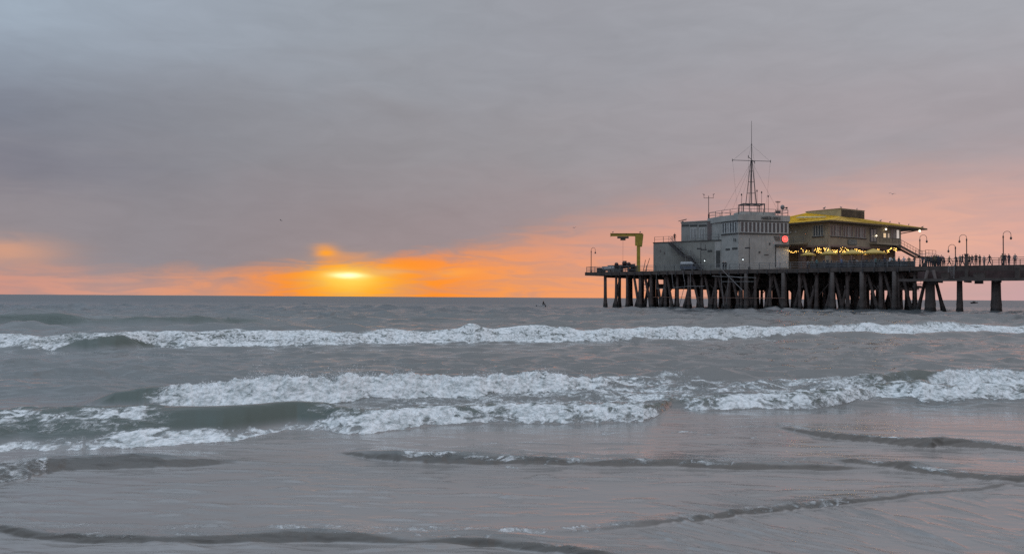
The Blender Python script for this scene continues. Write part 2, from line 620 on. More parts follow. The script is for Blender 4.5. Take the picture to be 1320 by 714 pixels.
# --- inner breaker, lower line: foot of the white water nearest the beach
t4 = [(-500, 592), (0, 583), (30, 577), (60, 581), (130, 579), (180, 577), (230, 574), (290, 570), (320, 565), (355, 558), (385, 554), (420, 555.5), (450, 560), (480, 558),
      (520, 553), (560, 549), (640, 545.5), (700, 546), (760, 545.5), (830, 543), (852, 536), (868, 524), (885, 527), (905, 529), (960, 527.5),
      (1000, 526.5), (1050, 526), (1080, 523), (1110, 518), (1130, 514), (1150, 513.5), (1190, 518.5), (1260, 518.5), (1320, 517.5), (1700, 515)]
h, tY4, A4, Lf4, Lb4 = wave(t4, [(-500, .25), (0, .25), (180, .28), (240, .32), (400, .31), (460, .24), (560, .2), (820, .19), (855, .12), (875, .08), (900, .16), (1100, .2), (1320, .22)],
                       [(-500, 1.9), (190, 1.9), (230, 1.6), (340, 1.15), (420, 1.1), (480, .8), (560, .7), (860, .6), (1320, .6)],
                       [(0, .9), (420, .9), (600, 1.1), (1320, 1.2)], .06, 17, [(190, .62), (240, 1.25), (390, 1.25), (460, .62)], .5)
Z += h
CLEAR_DARK = np.maximum(CLEAR_DARK, sst(h, .02, .14) * (Yg < tY4 + Lf4 + .25))
addfoam(foam_band(tY4, [(0, 0)], [(-500, .5), (0, .42), (120, .62), (200, .85), (330, .6), (345, .42), (420, .55), (470, .85), (600, .85), (780, .95), (850, .5), (880, .6), (960, 1.0), (1080, .9), (1200, 1.3), (1320, 1.3)],
                  [(-500, .7), (0, .64), (60, .54), (100, .70), (230, .84), (330, .86), (400, .86), (470, .85), (700, .92), (840, .9), (856, .4), (868, .1), (885, .62), (960, .82), (1080, .74), (1125, .52), (1160, .8), (1320, .85)],
                  .05, .3, .07, 17, .35))
# upper foam line on the left: spilling crest
addfoam(foam_band(tY4, [(-500, .95), (0, 1.0), (180, 1.05), (200, 1.2)], [(-500, 1.9), (0, 2.0), (60, 1.9), (190, 2.1)],
                  [(-500, .66), (0, .64), (60, .6), (100, .66), (150, .74), (186, .85), (200, .2), (215, 0)], .12, .35, .1, 19, .5))
# torn, lacy foam left behind between the two lines
lace = foam_band(tY4, [(-500, .3), (0, .35), (200, .6), (345, .3), (420, .3), (480, .5), (860, .4), (880, .3), (1320, .3)],
                 [(-500, 3.0), (0, 3.4), (200, 2.6), (240, 1.0), (390, .9), (420, 2.0), (470, 3.4), (600, 4.3), (720, 5.0), (780, 7.6), (860, 7.4), (960, 5.6), (1060, 6.2), (1130, 5.0), (1180, 3.2), (1320, 3.0)],
                 [(-500, .4), (0, .42), (200, .4), (235, .2), (360, .24), (400, .34), (430, .46), (600, .47), (760, .57), (900, .56), (1000, .57), (1120, .5), (1200, .55), (1320, .55)], .3, 1.0, .3, 23, 1.2)
addfoam(lace, .45)
Z += .11 * lace * fbm(Xg / .8, Yg / .34, 4, .55, 71)
# --- thin sheets of water running over the sand
small = [
    ([(-200, 640), (0, 624), (40, 618), (62, 611), (90, 607), (160, 605), (250, 602), (300, 599), (440, 592)], [(-200, .12), (0, .12), (60, .13), (75, .12), (130, .10), (220, .07), (290, .02), (330, .008), (470, 0)], .34, .5, 31, .8),
    ([(440, 586), (465, 589), (490, 593), (520, 596), (600, 599), (700, 600.5), (800, 601.5), (900, 604), (980, 606), (1050, 607.5), (1100, 607)],
     [(430, 0), (470, .05), (515, .095), (540, .07), (700, .058), (820, .052), (980, .05), (1070, .04), (1110, .015), (1160, 0)], .2, .45, 33, .8),
    ([(1080, 601), (1150, 605), (1200, 612), (1290, 622), (1320, 623), (1600, 640)], [(1070, 0), (1095, .035), (1180, .045), (1320, .04), (1600, .04)], .14, .3, 35, .8),
    ([(1000, 552), (1015, 555), (1050, 563), (1100, 569), (1140, 573), (1200, 577), (1215, 575), (1260, 578), (1320, 583), (1500, 600)],
     [(1000, 0), (1016, .035), (1060, .05), (1200, .085), (1225, .06), (1320, .035), (1500, .03)], .2, .3, 37, .8),
    ([(700, 688), (760, 685), (830, 679), (900, 671), (960, 663), (1010, 658), (1070, 653), (1110, 647), (1180, 639), (1260, 633), (1300, 626), (1600, 600)],
     [(690, 0), (740, .012), (900, .025), (960, .032), (1060, .034), (1150, .022), (1290, .02), (1310, 0)], .10, .3, 39, .8),
    ([(-300, 672), (0, 691), (60, 697), (130, 702), (250, 702), (400, 697), (470, 699), (560, 704), (640, 704), (680, 709), (740, 719), (900, 740)],
     [(-300, .04), (0, .03), (130, .042), (400, .04), (600, .04), (680, .045), (780, .04), (1000, .03)], .11, .3, 41, .8),
]
for toe, amp, lf, lb, sd_, stp in small:
    h, tY, A, Lf, Lb = wave(toe, amp, [(0, lf)], [(0, lb)], .055, sd_, stp, 1.0)
    h = h * (1.15 + .5 * pnoise(tcol * tY / .8, tcol * tY * .57 + 2.2, sd_ + 3))
    Z += h
    wd = Lf * (.75 + .7 * fbm(tcol * tY / 1.1, tcol * tY * .57 + 4.4, 4, .55, sd_ + 5))
    frontm = sst(Yg, tY - .02, tY + .03) * (1 - sst(Yg, tY + wd, tY + wd + .06)) * sst(h, .004, .012) * np.clip(A / .025, 0, 1)
    DARK = np.maximum(DARK, frontm)
    Z += frontm * np.minimum(A, .06) * .45 * fbm(Xg / .5, Yg / .05, 4, .6, sd_ + 50)
    if sd_ == 31:
        addfoam(foam_band(tY, [(0, 0)], [(-200, .7), (0, .6), (62, .5)], [(-200, .8), (0, .75), (40, .78), (62, .9), (70, .2), (80, 0)], .04, .2, .05, sd_, .3))
    elif sd_ == 33:
        addfoam(foam_band(tY, [(0, .05)], [(0, .5)], [(515, 0), (525, .6), (600, .5), (680, .4), (760, .5), (830, .44), (1000, .36), (1090, .3), (1100, 0)], .1, .3, .06, sd_, .3), .5)
    elif sd_ == 37:
        addfoam(foam_band(tY, [(0, .1)], [(0, .45)], [(1050, 0), (1100, .44), (1140, .48), (1200, .64), (1214, .5), (1225, .2), (1300, .4)], .1, .2, .05, sd_, .3), .5)
    elif sd_ == 39:
        addfoam(foam_band(tY, [(0, .0)], [(0, .3)], [(690, .38), (760, .4), (860, .3), (950, .38), (1110, .32), (1290, .2), (1310, 0)], .04, .12, .05, sd_, .3), .3)
    elif sd_ == 41:
        addfoam(foam_band(tY, [(0, .06)], [(0, .3)], [(-300, .2), (0, .2), (200, .3), (420, .25), (560, .36), (700, .3), (900, .2)], .04, .12, .05, sd_, .3), .3)
    elif sd_ == 35:
        addfoam(foam_band(tY, [(0, .06)], [(0, .35)], [(1080, 0), (1120, .3), (1200, .38), (1320, .3), (1600, .3)], .04, .12, .05, sd_, .3), .3)
# short ripples and wavelets: each a little crest of its own
rr_ = np.random.default_rng(8)


def ripple(px, py, half, amp, lf, lb, slope, sd_):
    global Z
    c0, c1 = np.searchsorted(PX, px - half), np.searchsorted(PX, px + half)
    if c1 - c0 < 4:
        return
    x = np.clip((PX[c0:c1] - px) / half, -1, 1)
    pyc = py + slope * (PX[c0:c1] - px)
    tY_ = dist(PX[c0:c1], pyc)
    xr = tcol[c0:c1] * tY_
    tY_ = tY_ * (1 + .004 * fbm(xr / (tY_.mean() * .05), xr * .43 + sd_ * 1.3, 3, .6, 160))
    A_ = amp * (1 - x * x) ** 1.2
    r0, r1 = np.searchsorted(yrow, tY_.min() - .2), np.searchsorted(yrow, tY_.max() + lf + 3 * lb)
    Yl = Yg[r0:r1, c0:c1]
    s_ = np.clip((Yl - tY_) / lf, 0, 1)
    u_ = np.maximum(Yl - tY_ - lf, 0) / lb
    Z[r0:r1, c0:c1] += A_ * np.where(Yl < tY_ + lf, s_ * s_ * (3 - 2 * s_), np.exp(-u_ * u_))


for k in range(210):                                    # the flat between the breakers
    px_ = rr_.uniform(-60, 1380)
    py_ = rr_.uniform(454, 492) if px_ < 780 else rr_.uniform(442, 478)
    q_ = dist(px_, py_) / 22
    ripple(px_, py_, rr_.uniform(14, 75), rr_.uniform(.012, .06) * q_, .10 * q_, .22 * q_, rr_.normal(0, .03), k)
for k in range(260):                                   # open water
    px_, py_ = rr_.uniform(-60, 1380), 388 + 32 * rr_.random() ** 1.2
    py_ += .006 * px_
    q_ = dist(px_, py_) / 70
    ripple(px_, py_, rr_.uniform(8, 50), rr_.uniform(.05, .17) * q_ ** .5, .6 * q_, 1.1 * q_, rr_.normal(0, .02), k)
for k in range(520):                                   # backwash: hair-thin ripples
    px_, py_ = rr_.uniform(-60, 1380), rr_.uniform(565, 720)
    if px_ > 860 and py_ > 640:
        ripple(px_, py_, rr_.uniform(15, 70), rr_.uniform(.006, .018), .03, .06, rr_.normal(.24, .05), k)
    else:
        ripple(px_, py_, rr_.uniform(14, 70), rr_.uniform(.004, .018), .035, .07, rr_.normal(.01, .02), k)
for px_, py_, hf, am in ((500, 606, 45, .016), (520, 611, 60, .014), (545, 617, 40, .010), (470, 602, 50, .012), (80, 612, 25, .014), (70, 633, 40, .012), (60, 641, 30, .01),
                         (85, 647, 22, .011), (190, 660, 28, .011), (20, 650, 16, .012), (20, 661, 14, .012), (560, 705, 60, .012), (240, 706, 45, .014), (620, 708, 45, .012)):
    ripple(px_, py_, hf, am, .035, .07, 0, int(px_))
# bubbles drifting on the backwash
sp = sst(fbm(Xg / 2.4, Yg / 1.1, 2, .5, 81), .12, .5) * (1 - sst(Yg, 13, 15)) * sst(PX[None, :], 450, 700)
FOAM = np.maximum(FOAM, .47 * sp * sst(fbm(Xg / .35, Yg / .3, 3, .6, 83), .0, .35))
ps = (Xg - 14.9) * .764 - (Yg - 172.0) * .645
pt = (Xg - 14.9) * .645 + (Yg - 172.0) * .764
FOAM = np.maximum(FOAM, .5 * sst(ps, 2, 5) * (1 - sst(ps, 80, 84)) * sst(pt, -6, -1.5) * (1 - sst(pt, 2, 6)) * (.55 + .8 * fbm(Xg / 3.0, Yg / 4.0, 3, .5, 131)))
torn = .86 + .75 * fbm(Xg / 1.5, Yg / .8, 3, .55, 141) + .5 * fbm(Xg / .4, Yg / .35, 3, .6, 145)
FOAM *= np.where(BOIL > 1.0, np.clip(torn + .2, .66, 1.05), np.where(Yg > 25, np.clip(.3 + .7 * torn, .72, 1.1), np.clip(torn, .5, 1.12)))
# foam is a heap of bubbles: lumpy relief
thick = np.clip(BOIL * 1.5 - .75, 0, 1)
far_k = np.clip(Yg / 14.0, 1, 3.0)
lump = fbm(Xg / (.16 * far_k), (Yg / .13 + Z * 4) / far_k, 4, .6, 91)
puff = .5 - np.abs(fbm(Xg / (.34 * far_k), (Yg / .3 + Z * 3) / far_k, 3, .55, 95))
Z += thick * (.022 * lump + .06 * puff) * np.where(Yg > 25, 1.1, 1.0)
SHAL = 1 - sst(Yg + 1.2 * fbm(Xg / 3.0, Yg / 2.0, 3, .5, 99), 11.0, 16.0)     # sandy shallows near the beach
SHAL *= 1 - sst(Z, .015, .10)                                                   # thicker water hides the sand

verts = np.empty((NR * NC, 3), np.float32)
verts[:, 0] = Xg.ravel()
verts[:, 1] = Yg.ravel()
verts[:, 2] = Z.ravel()
i0 = (np.arange(NR - 1)[:, None] * NC + np.arange(NC - 1)[None, :]).ravel()
quads = np.stack([i0, i0 + 1, i0 + NC + 1, i0 + NC], 1).astype(np.int32)
me = bpy.data.meshes.new('sea')
me.vertices.add(NR * NC)
me.vertices.foreach_set('co', verts.ravel())
me.loops.add(quads.size)
me.loops.foreach_set('vertex_index', quads.ravel())
me.polygons.add(len(quads))
me.polygons.foreach_set('loop_start', np.arange(0, quads.size, 4, dtype=np.int32))
me.polygons.foreach_set('use_smooth', np.ones(len(quads), bool))
me.update()
me.validate()
for nm, arr in (('foam', FOAM), ('shallow', SHAL), ('clear', CLEAR_DARK), ('bore_dark', DARK)):
    at_ = me.attributes.new(nm, 'FLOAT', 'POINT')
    at_.data.foreach_set('value', arr.astype(np.float32).ravel())

wm = bpy.data.materials.new('sea_water')
wm.use_nodes = True
t = NT(wm.node_tree)
bs = wm.node_tree.nodes['Principled BSDF']
geo = t.new('ShaderNodeNewGeometry')
pos = geo.outputs['Position']


def attr(nm):
    n = t.new('ShaderNodeAttribute')
    n.attribute_name = nm
    return n.outputs['Fac']


fo, sh = attr('foam'), attr('shallow')
sepw = t.new('ShaderNodeSeparateXYZ')
t.put(sepw.inputs[0], pos)
lace_n = t.noise(t.vscale(pos, (1.0, .75, 2.2)), 3.4, 6, .62, 1.1)
fine_n = t.noise(t.vscale(pos, (1.0, .6, 1.4)), 13.0, 5, .65, .6)
ridge = t.m('ABSOLUTE', t.m('SUBTRACT', lace_n, .5))
web = t.m('SUBTRACT', 1.0, t.m('MULTIPLY', ridge, 5.0), clamp=True)       # thin connected threads
drip = t.noise(t.vscale(pos, (5.0, 1.1, 1.4)), 2.2, 4, .6, .8)
tex = t.m('ADD', t.m('ADD', t.m('MULTIPLY', drip, .16), t.m('MULTIPLY', lace_n, .28)), t.m('ADD', t.m('MULTIPLY', fine_n, .31), t.m('MULTIPLY', web, .25)))
big_n = t.noise(t.vscale(pos, (.8, 1.0, 1.0)), 1.1, 3, .5)
fo2 = t.m('MULTIPLY', fo, t.m('ADD', .8, t.m('MULTIPLY', big_n, .4)))
thr = t.m('SUBTRACT', .80, t.m('MULTIPLY', fo2, .5))
cover = t.step(tex, t.m('SUBTRACT', thr, .10), t.m('ADD', thr, .13))
cover = t.m('MULTIPLY', cover, t.step(fo, .02, .12))
body = t.mix(sh, (.112, .122, .122), (.205, .196, .190))
patch = t.noise(t.vscale(pos, (.25, .8, .8)), .9, 4, .55, .4)
body = t.mix(t.m('MULTIPLY', t.step(patch, .35, .7), .3), body, (.115, .12, .115))
body = t.mix(t.m('MULTIPLY', attr('clear'), .92), body, (.036, .056, .043))  # clean faces, with their dim shading painted into the body colour
body = t.mix(t.m('MULTIPLY', attr('bore_dark'), .85), body, (.07, .065, .057))  # steep bore fronts: shading painted into the body colour
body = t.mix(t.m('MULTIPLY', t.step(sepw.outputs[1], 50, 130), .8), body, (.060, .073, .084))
milk = t.m('MULTIPLY', t.step(fo, .15, .8), .4)
body = t.mix(milk, body, (.18, .205, .205))                               # aerated water round the foam
foamc = t.mix(t.step(t.m('ADD', t.m('MULTIPLY', fine_n, .5), t.m('MULTIPLY', lace_n, .5)), .36, .6), (.30, .345, .35), (.73, .77, .79))
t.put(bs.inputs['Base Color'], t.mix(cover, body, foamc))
rb = t.fmix(t.step(sepw.outputs[1], 9, 60), .06, .14)
rb = t.fmix(t.step(sepw.outputs[1], 90, 300), rb, .4)
t.put(bs.inputs['Roughness'], t.fmix(cover, rb, .75))
clr = attr('clear')
t.put(bs.inputs['IOR'], t.fmix(t.m('MAXIMUM', clr, attr('bore_dark')), t.fmix(sh, 1.37, 1.62), 1.33))
rip = t.noise(t.vscale(pos, (.55, 1.5, 1.0)), 4.0, 5, .6, .5)
rip2 = t.noise(t.vscale(pos, (.3, 1.0, 1.0)), .55, 5, .62, .5)
far_w = t.step(sepw.outputs[1], 14, 60)
hgt = t.m('ADD', t.m('MULTIPLY', rip, t.fmix(far_w, .009, .004)), t.m('MULTIPLY', rip2, t.fmix(far_w, .02, .20)))
rip3 = t.noise(t.vscale(pos, (.3, 1.2, 1.0)), 1.9, 4, .6, .6)
hgt = t.m('ADD', hgt, t.m('MULTIPLY', rip3, t.m('MULTIPLY', t.step(sepw.outputs[1], 12, 18), .022)))
hgt = t.m('ADD', hgt, t.m('MULTIPLY', t.m('MULTIPLY', fine_n, cover), .05))
bp = t.new('ShaderNodeBump')
bp.inputs['Strength'].default_value = .8
bp.inputs['Distance'].default_value = 1.0
t.put(bp.inputs['Height'], hgt)
t.put(bs.inputs['Normal'], bp.outputs[0])
me.materials.append(wm)
sea = link('sea', me)
tag(sea, 'grey green sea with lines of white surf running up to the beach', 'sea', kind='structure')

# drops of spray thrown off the breaking crests
rs_ = np.random.default_rng(3)


def ground(x, y):
    j = np.clip(np.searchsorted(tcol, x / y), 0, NC - 1)
    i = np.clip(np.searchsorted(yrow, y), 0, NR - 1)
    return Z[i, j], FOAM[i, j]


pts_ = []
for toe_, p0, p1, off, n_, hh in ((t3, 188, 780, .75, 9000, .05), (t3r, 1178, 1320, .7, 2200, .035), (t4, 470, 850, .3, 1500, .025)):
    p_ = rs_.uniform(p0, p1, n_)
    Yc = np.interp(p_, [q[0] for q in toe_], [float(dist(q[0], q[1])) for q in toe_]) + off + rs_.normal(0, .16 if toe_ is not t2 else .5, n_)
    X_ = (p_ - 660) / FPX * Yc
    zz, ff = ground(X_, Yc)
    burst = np.clip(fbm(X_ / .5, X_ * 0 + 1.1, 3, .6, 151) * 2.2 + .35, 0.05, 2)
    keep = (ff > .5)
    hz = zz + rs_.exponential(hh, n_) * burst * np.where(Yc > 25, 1.5, 1)
    sz = np.abs(rs_.normal(0, .003, n_)) + .002
    pts_.append(np.stack([X_, Yc, hz, sz * np.where(Yc > 25, 1.8, 1)], 1)[keep])
P4 = np.concatenate(pts_)
oct_ = np.array([(1, 0, 0), (-1, 0, 0), (0, 1, 0), (0, -1, 0), (0, 0, 1), (0, 0, -1)], float)
of_ = np.array([(0, 2, 4), (2, 1, 4), (1, 3, 4), (3, 0, 4), (2, 0, 5), (1, 2, 5), (3, 1, 5), (0, 3, 5)])
sv = (P4[:, None, :3] + oct_[None] * P4[:, None, 3:4]).reshape(-1, 3)
sf = (of_[None] + 6 * np.arange(len(P4))[:, None, None]).reshape(-1, 3)
sme = bpy.data.meshes.new('spray')
sme.from_pydata(sv.tolist(), [], sf.tolist())
sme.materials.append(mat('spray_white', (.72, .75, .77), .5, .05, 3))
tag(link('spray', sme), 'fine white spray flying off the breaking wave crests', 'spray', kind='stuff')

# wet sand the viewer stands on (behind and under the wash)
sand = MB()
sand.add([(-80, -60, 1.2), (80, -60, 1.2), (80, 2, .25), (-80, 2, .25), (80, 9, -.6), (-80, 9, -.6), (80, 40, -3), (-80, 40, -3)],
         [(0, 1, 2, 3), (3, 2, 4, 5), (5, 4, 6, 7)])
so_ = sand.build('beach', mat('wet_sand', (.17, .14, .11), .45, .25, .8, .2))
tag(so_, 'wet sand beach sloping under the wash at the camera', 'beach', kind='structure')
# ------------------------------------------------------------------ the pier: its own frame, s along the seaward edge, t across
PU, PV, PO = Vector((0.764, -0.645)), Vector((0.645, 0.764)), Vector((14.9, 172.0))
PROT = math.atan2(PU.y, PU.x)
DECK = 7.0


def F(s, t, z=0.0):
    p = PO + PU * s + PV * t
    return Vector((p.x, p.y, z))


def s_at(px, t):
    k = (px - 660) / FPX
    return (k * (PO.y + PV.y * t) - PO.x - PV.x * t) / (PU.x - k * PU.y)


def D(px, t, z=DECK):
    return F(s_at(px, t), t, z)


def zpix(px, py, Y):
    return EYE + (hor(px) - py) / FPX * Y


wood = mat('dark_timber', (.080, .066, .061), .85, .4, .9, .4, streak=.5)
pilem = mat('creosoted_pile', (.088, .070, .066), .85, .45, .7, .5, streak=.6)
conc = mat('stained_concrete', (.085, .073, .069), .85, .35, .8, .3, streak=.6)
mussel = mat('mussel_crust', (.022, .021, .021), .6, .5, 5.0, .8)
steel = mat('galvanised_steel', (.17, .17, .175), .5, .3, 3.0)
rail_m = mat('grey_railing_paint', (.13, .14, .15), .6, .3, 3.0)
darkst = mat('dark_painted_steel', (.045, .045, .05), .55, .3, 3.0)
rust = mat('rusty_pipe', (.17, .095, .075), .8, .4, 2.0)

pier = empty('pier', (PO.x, PO.y, 0), PROT)
tag(pier, 'long dark timber pier on many crusted piles carrying two buildings', 'pier')
SL, TL, CT = 64.0, 46.0, 6.2                                    # platform
mb = MB()
mb.prism([(0, .25), (SL, .25), (51, TL), (0, TL)], DECK - .28, DECK)
mb.box(SL + .004, 140, 0.25, CT, DECK - .28, DECK - .004)
mb.build('deck', wood, pier)
# edge beam in lengths, each one a timber
for k in range(17):
    a = k * 3.77
    mb = MB().box(a + .02, a + 3.75, 0, .245, DECK - .62 + random.uniform(-.03, .03), DECK + .06)
    mb.build('edge_beam', wood, pier)
mb = MB()
mb.box(-.25, -.004, .0, TL, DECK - .6, DECK + .06)
mb.build('edge_beam', wood, pier)
for k in range(20):
    a = SL + .1 + k * 3.77
    MB().box(a + .02, a + 3.75, 0, .245, DECK - .75, DECK + .06).build('edge_beam', wood, pier)

# piles: shared meshes
def pile_mesh(r, base, z0, z1, m, n=10):
    b = MB()
    b.lathe((0, 0, 0), [(base, z0), (base * 1.02, .35), (base * .92, .75), (r * 1.18, 1.25), (r * 1.04, 2.2), (r, 3.6), (r * .96, z1)], n)
    me_ = b.mesh('pile', m, True)
    me_.materials.append(mussel)
    for p in me_.polygons:
        if p.center.z < 1.0:
            p.material_index = 1
    return me_


p_thin = pile_mesh(.25, .38, -2.5, DECK - .6, pilem)
p_mid = pile_mesh(.31, .46, -2.5, DECK - .6, pilem)
p_big = pile_mesh(.36, .5, -2.5, DECK - .65, conc, 12)
p_low = pile_mesh(.64, .80, -2.5, 4.75, conc, 14)


def pile(me_, s, t, lean_s=0.0, lean_t=0.0):
    o = link('pile', me_, pier)
    top = DECK - .6
    o.location = (s, t, 0)
    if lean_s or lean_t:
        # pivots about its head under the deck
        o.rotation_euler = (lean_t, lean_s, 0)
        h = Vector((0, 0, top))
        h.rotate(o.rotation_euler)
        o.location = (s - h.x, t - h.y, top - h.z)
    o.rotation_euler.z += 0
    return o


rp = random.Random(4)
bents = [4.3 + 2.62 * i for i in range(23)]


def smax(tt):
    """shoreward edge of the platform, which runs askew"""
    return SL - .5 - .283 * tt


rows = [.9, 5.6, 10.4, 15.2, 20, 25, 30, 35, 40, 44.6]
for i, s in enumerate(bents):
    for j, tt in enumerate(rows):
        if s > smax(tt) or (j >= 5 and i % 2 and i < 6) or (j >= 2 and i >= 6 and (i * 7 + j * 3) % 9 < 4):
            continue
        pile(p_mid if rp.random() < .4 else p_thin, s + rp.uniform(-.25, .25), tt + rp.uniform(-.3, .3), rp.uniform(-.015, .015))
    for tt, ln in ((1.3, R(13)), (1.3, R(-13)), (15.6, R(12)), (30.4, R(-12))):
        if (i + int(tt)) % 2 == 0 or rp.random() < .35:
            if i < 4 or s > smax(tt) - 1.5:
                continue
            pile(p_thin, s + .4, tt, ln * rp.uniform(.8, 1.15))
# raking piles at the sea end
for px_, tt, ln in ((800, 1.2, 13), (817, 1.0, -11), (829, 1.2, 14), (831, 1.4, -13), (846, 2, -10), (838, 3, 11)):
    pile(p_thin, s_at(px_, tt), tt, R(ln))
# stout concrete-jacketed piles in the seaward row
for px_ in (962, 1010, 1073, 1111, 1153):
    pile(p_big, s_at(px_, .2), .2)
# causeway
for px_ in (1199, 1237, 1284, 1336, 1395):
    for tt in (1.6, 4.6):
        pile(p_mid, s_at(px_ - .5, tt), tt)
# under-deck framing
for i, s in enumerate(bents):
    te = min(TL - .5, (SL - .5 - s) / .283)
    MB().box(s - .2, s + .2, .5, te, DECK - 1.05, DECK - .6).build('cap_beam', wood, pier)
    if i % 2 == 0 and i > 4:
        MB().box(s - .42, s - .26, .7, te - .2, 3.75, 4.15).build('cross_tie', wood, pier)
    b = MB()
    for q in range(len(rows) - 1):
        if rows[q + 1] > te:
            break
        if (q + i) % 2 == 0:
            b.tube((s + .3, rows[q], DECK - 1.0), (s + .3, rows[q + 1], 3.9), .13, 5)
        else:
            b.tube((s + .3, rows[q], 3.9), (s + .3, rows[q + 1], DECK - 1.0), .13, 5)
    if b.v and i > 4:
        b.build('diagonal_brace', wood, pier)
for i in range(len(bents) - 1):
    for tt in (1.9, 11.4, 21):
        if rp.random() < .4 and i > 4 and bents[i + 1] < smax(tt):
            a, c = (bents[i], bents[i + 1]) if rp.random() < .5 else (bents[i + 1], bents[i])
            MB().tube((a, tt, rp.uniform(5.2, 6.3)), (c, tt, rp.uniform(2.2, 3.6)), .11, 5).build('diagonal_brace', wood, pier)
for j, tt in enumerate(rows):
    se = smax(tt)
    MB().box(3, se, tt - .17, tt + .17, DECK - .6, DECK - .282).build('stringer', wood, pier)
    if j > 0:
        a = max(3.6, s_at(846, tt))
        MB().box(a, se - 1.5, tt + .2, tt + .38, 3.95, 4.7).build('waling', wood, pier)
        MB().box(a + 2, se - 1, tt + .2, tt + .36, 4.95, 5.6).build('waling', wood, pier)
fbm_ = MB().box(0, .16, -.16, -.003, DECK - .78, DECK - .1).mesh('fender_bracket', darkst)
for k in range(33):
    link('fender_bracket', fbm_, pier).location = (bents[0] + k * 1.78, 0, 0)
# service pipes slung under and in front
zz = DECK - 1.15
b = MB()
b.tube((s_at(842, -.3), -.3, 1.9 + .2), (s_at(1012, -.3), -.3, 1.85 + .2), .055, 6)
b.build('rusty_pipe', rust, pier)
for pts in ([(866, 352), (868, 371), (888, 369), (908, 369)], [(918, 356), (975, 358)], [(930, 363), (972, 363)], [(929, 351), (933, 394)], [(940, 352), (936, 392)],
            [(880, 349), (883, 366), (876, 394)], [(846, 352), (846, 372), (858, 372)], [(890, 352), (891, 392)]):
    b = MB()
    q = []
    for a, c in pts:
        s = s_at(a, -.35)
        q.append((s, -.35, zpix(a, c, F(s, -.35).y)))
    b.path(q, .05, 6)
    b.build('steel_pipe', steel, pier)
for a, c in (((929, 346), (957, 374)), ((957, 358), (938, 356))):
    s0, s1 = s_at(a[0], -.4), s_at(c[0], -.4)
    MB().tube((s0, -.4, zpix(*a, F(s0, -.4).y)), (s1, -.4, zpix(*c, F(s1, -.4).y)), .07, 6).build('diagonal_strut', steel, pier)
# small access platforms hung below the edge
for a0, a1, yy in ((826, 834, 366), (825, 834, 374), (1176, 1187, 366), (1166, 1182, 374)):
    tt = 6 if a0 > 1000 else 3
    s0, s1 = s_at(a0, tt), s_at(a1, tt)
    zf = zpix(a0, yy, F(s0, tt).y)
    b = MB().box(s0, s1, tt, tt + 1.4, zf - .08, zf)
    for s in (s0, (s0 + s1) / 2, s1):
        b.tube((s, tt, zf), (s, tt, zf + 1), .025, 4)
    b.tube((s0, tt, zf + 1), (s1, tt, zf + 1), .025, 4).tube((s0, tt, zf + .5), (s1, tt, zf + .5), .025, 4)
    b.build('access_platform', darkst, pier)


def railing(pts, z, parent=None, h=1.07, step=1.9, rails=(.25, .52, .79, 1.07), m=rail_m, name='railing', r=.028):
    b = MB()
    for p, q in zip(pts[:-1], pts[1:]):
        p, q = Vector(p), Vector(q)
        n = max(1, round((q - p).length / step))
        for k in range(n + 1):
            a = p.lerp(q, k / n)
            b.box(a.x - .04, a.x + .04, a.y - .04, a.y + .04, z, z + h)
        for hh in rails:
            b.tube((p.x, p.y, z + hh), (q.x, q.y, z + hh), r if hh < h else r * 1.3, 5)
    return b.build(name, m, parent)


railing([(.1, 3), (.1, .12), (20, .12)], DECK + .06, pier)
railing([(20, .12), (46, .12)], DECK + .06, pier)
railing([(46, .12), (64, .12)], DECK + .06, pier)
railing([(64, .12), (85, .12), (110, .12), (138, .12)], DECK + .06, pier, m=darkst)
railing([(51.3, 44), (62, 6.1), (64.2, 6.1), (90, 6.1), (138, 6.1)], DECK, pier, m=darkst)
railing([(.1, 3), (.1, 30)], DECK + .06, pier)

# lower walkway along the seaward side near the right
LW = 5.0
b = MB().box(61.0, 140, -4.2, -.55, LW - .12, LW)
b.build('lower_walkway', conc, pier)
MB().box(61.0, 140, -4.35, -4.205, LW - .34, LW + .05).build('walkway_kerb', conc, pier)
for s in np.arange(62, 139, 3.9):
    b = MB().box(float(s), float(s) + .3, -4.0, -.6, LW - .52, LW - .125)
    b.build('walkway_joist', wood, pier)
for s in np.arange(63, 139, 1.6):
    if rp.random() < .55:
        w_ = rp.uniform(.4, 1.3)
        MB().box(float(s), float(s) + w_, -3.2, -2.6, LW - .62 - rp.uniform(0, .12), LW - .125).build('pipe_hanger', darkst, pier)
MB().box(62.6, 140, -.5, -.02, LW, DECK - .76).build('back_wall', mat('red_brown_boards', (.075, .048, .048), .85, .35, 1.2, .3, streak=.4), pier)
for px_ in (1199, 1237, 1284, 1336, 1395):
    o = link('pile', p_low, pier)
    o.location = (s_at(px_, -2.3), -2.3, 0)
    k_ = .62 if px_ == 1237 else (1.06 if px_ == 1199 else .98)
    o.scale = (k_, k_, 1)
pile(p_thin, s_at(1203, -1), -1, R(-13))
pile(p_thin, s_at(1196, -1), -1, R(13))

# ------------------------------------------------------------------ things on the pier
dome = None
lamp_m = mat('lamp_post_paint', (.05, .047, .05), .5, .2, 3)


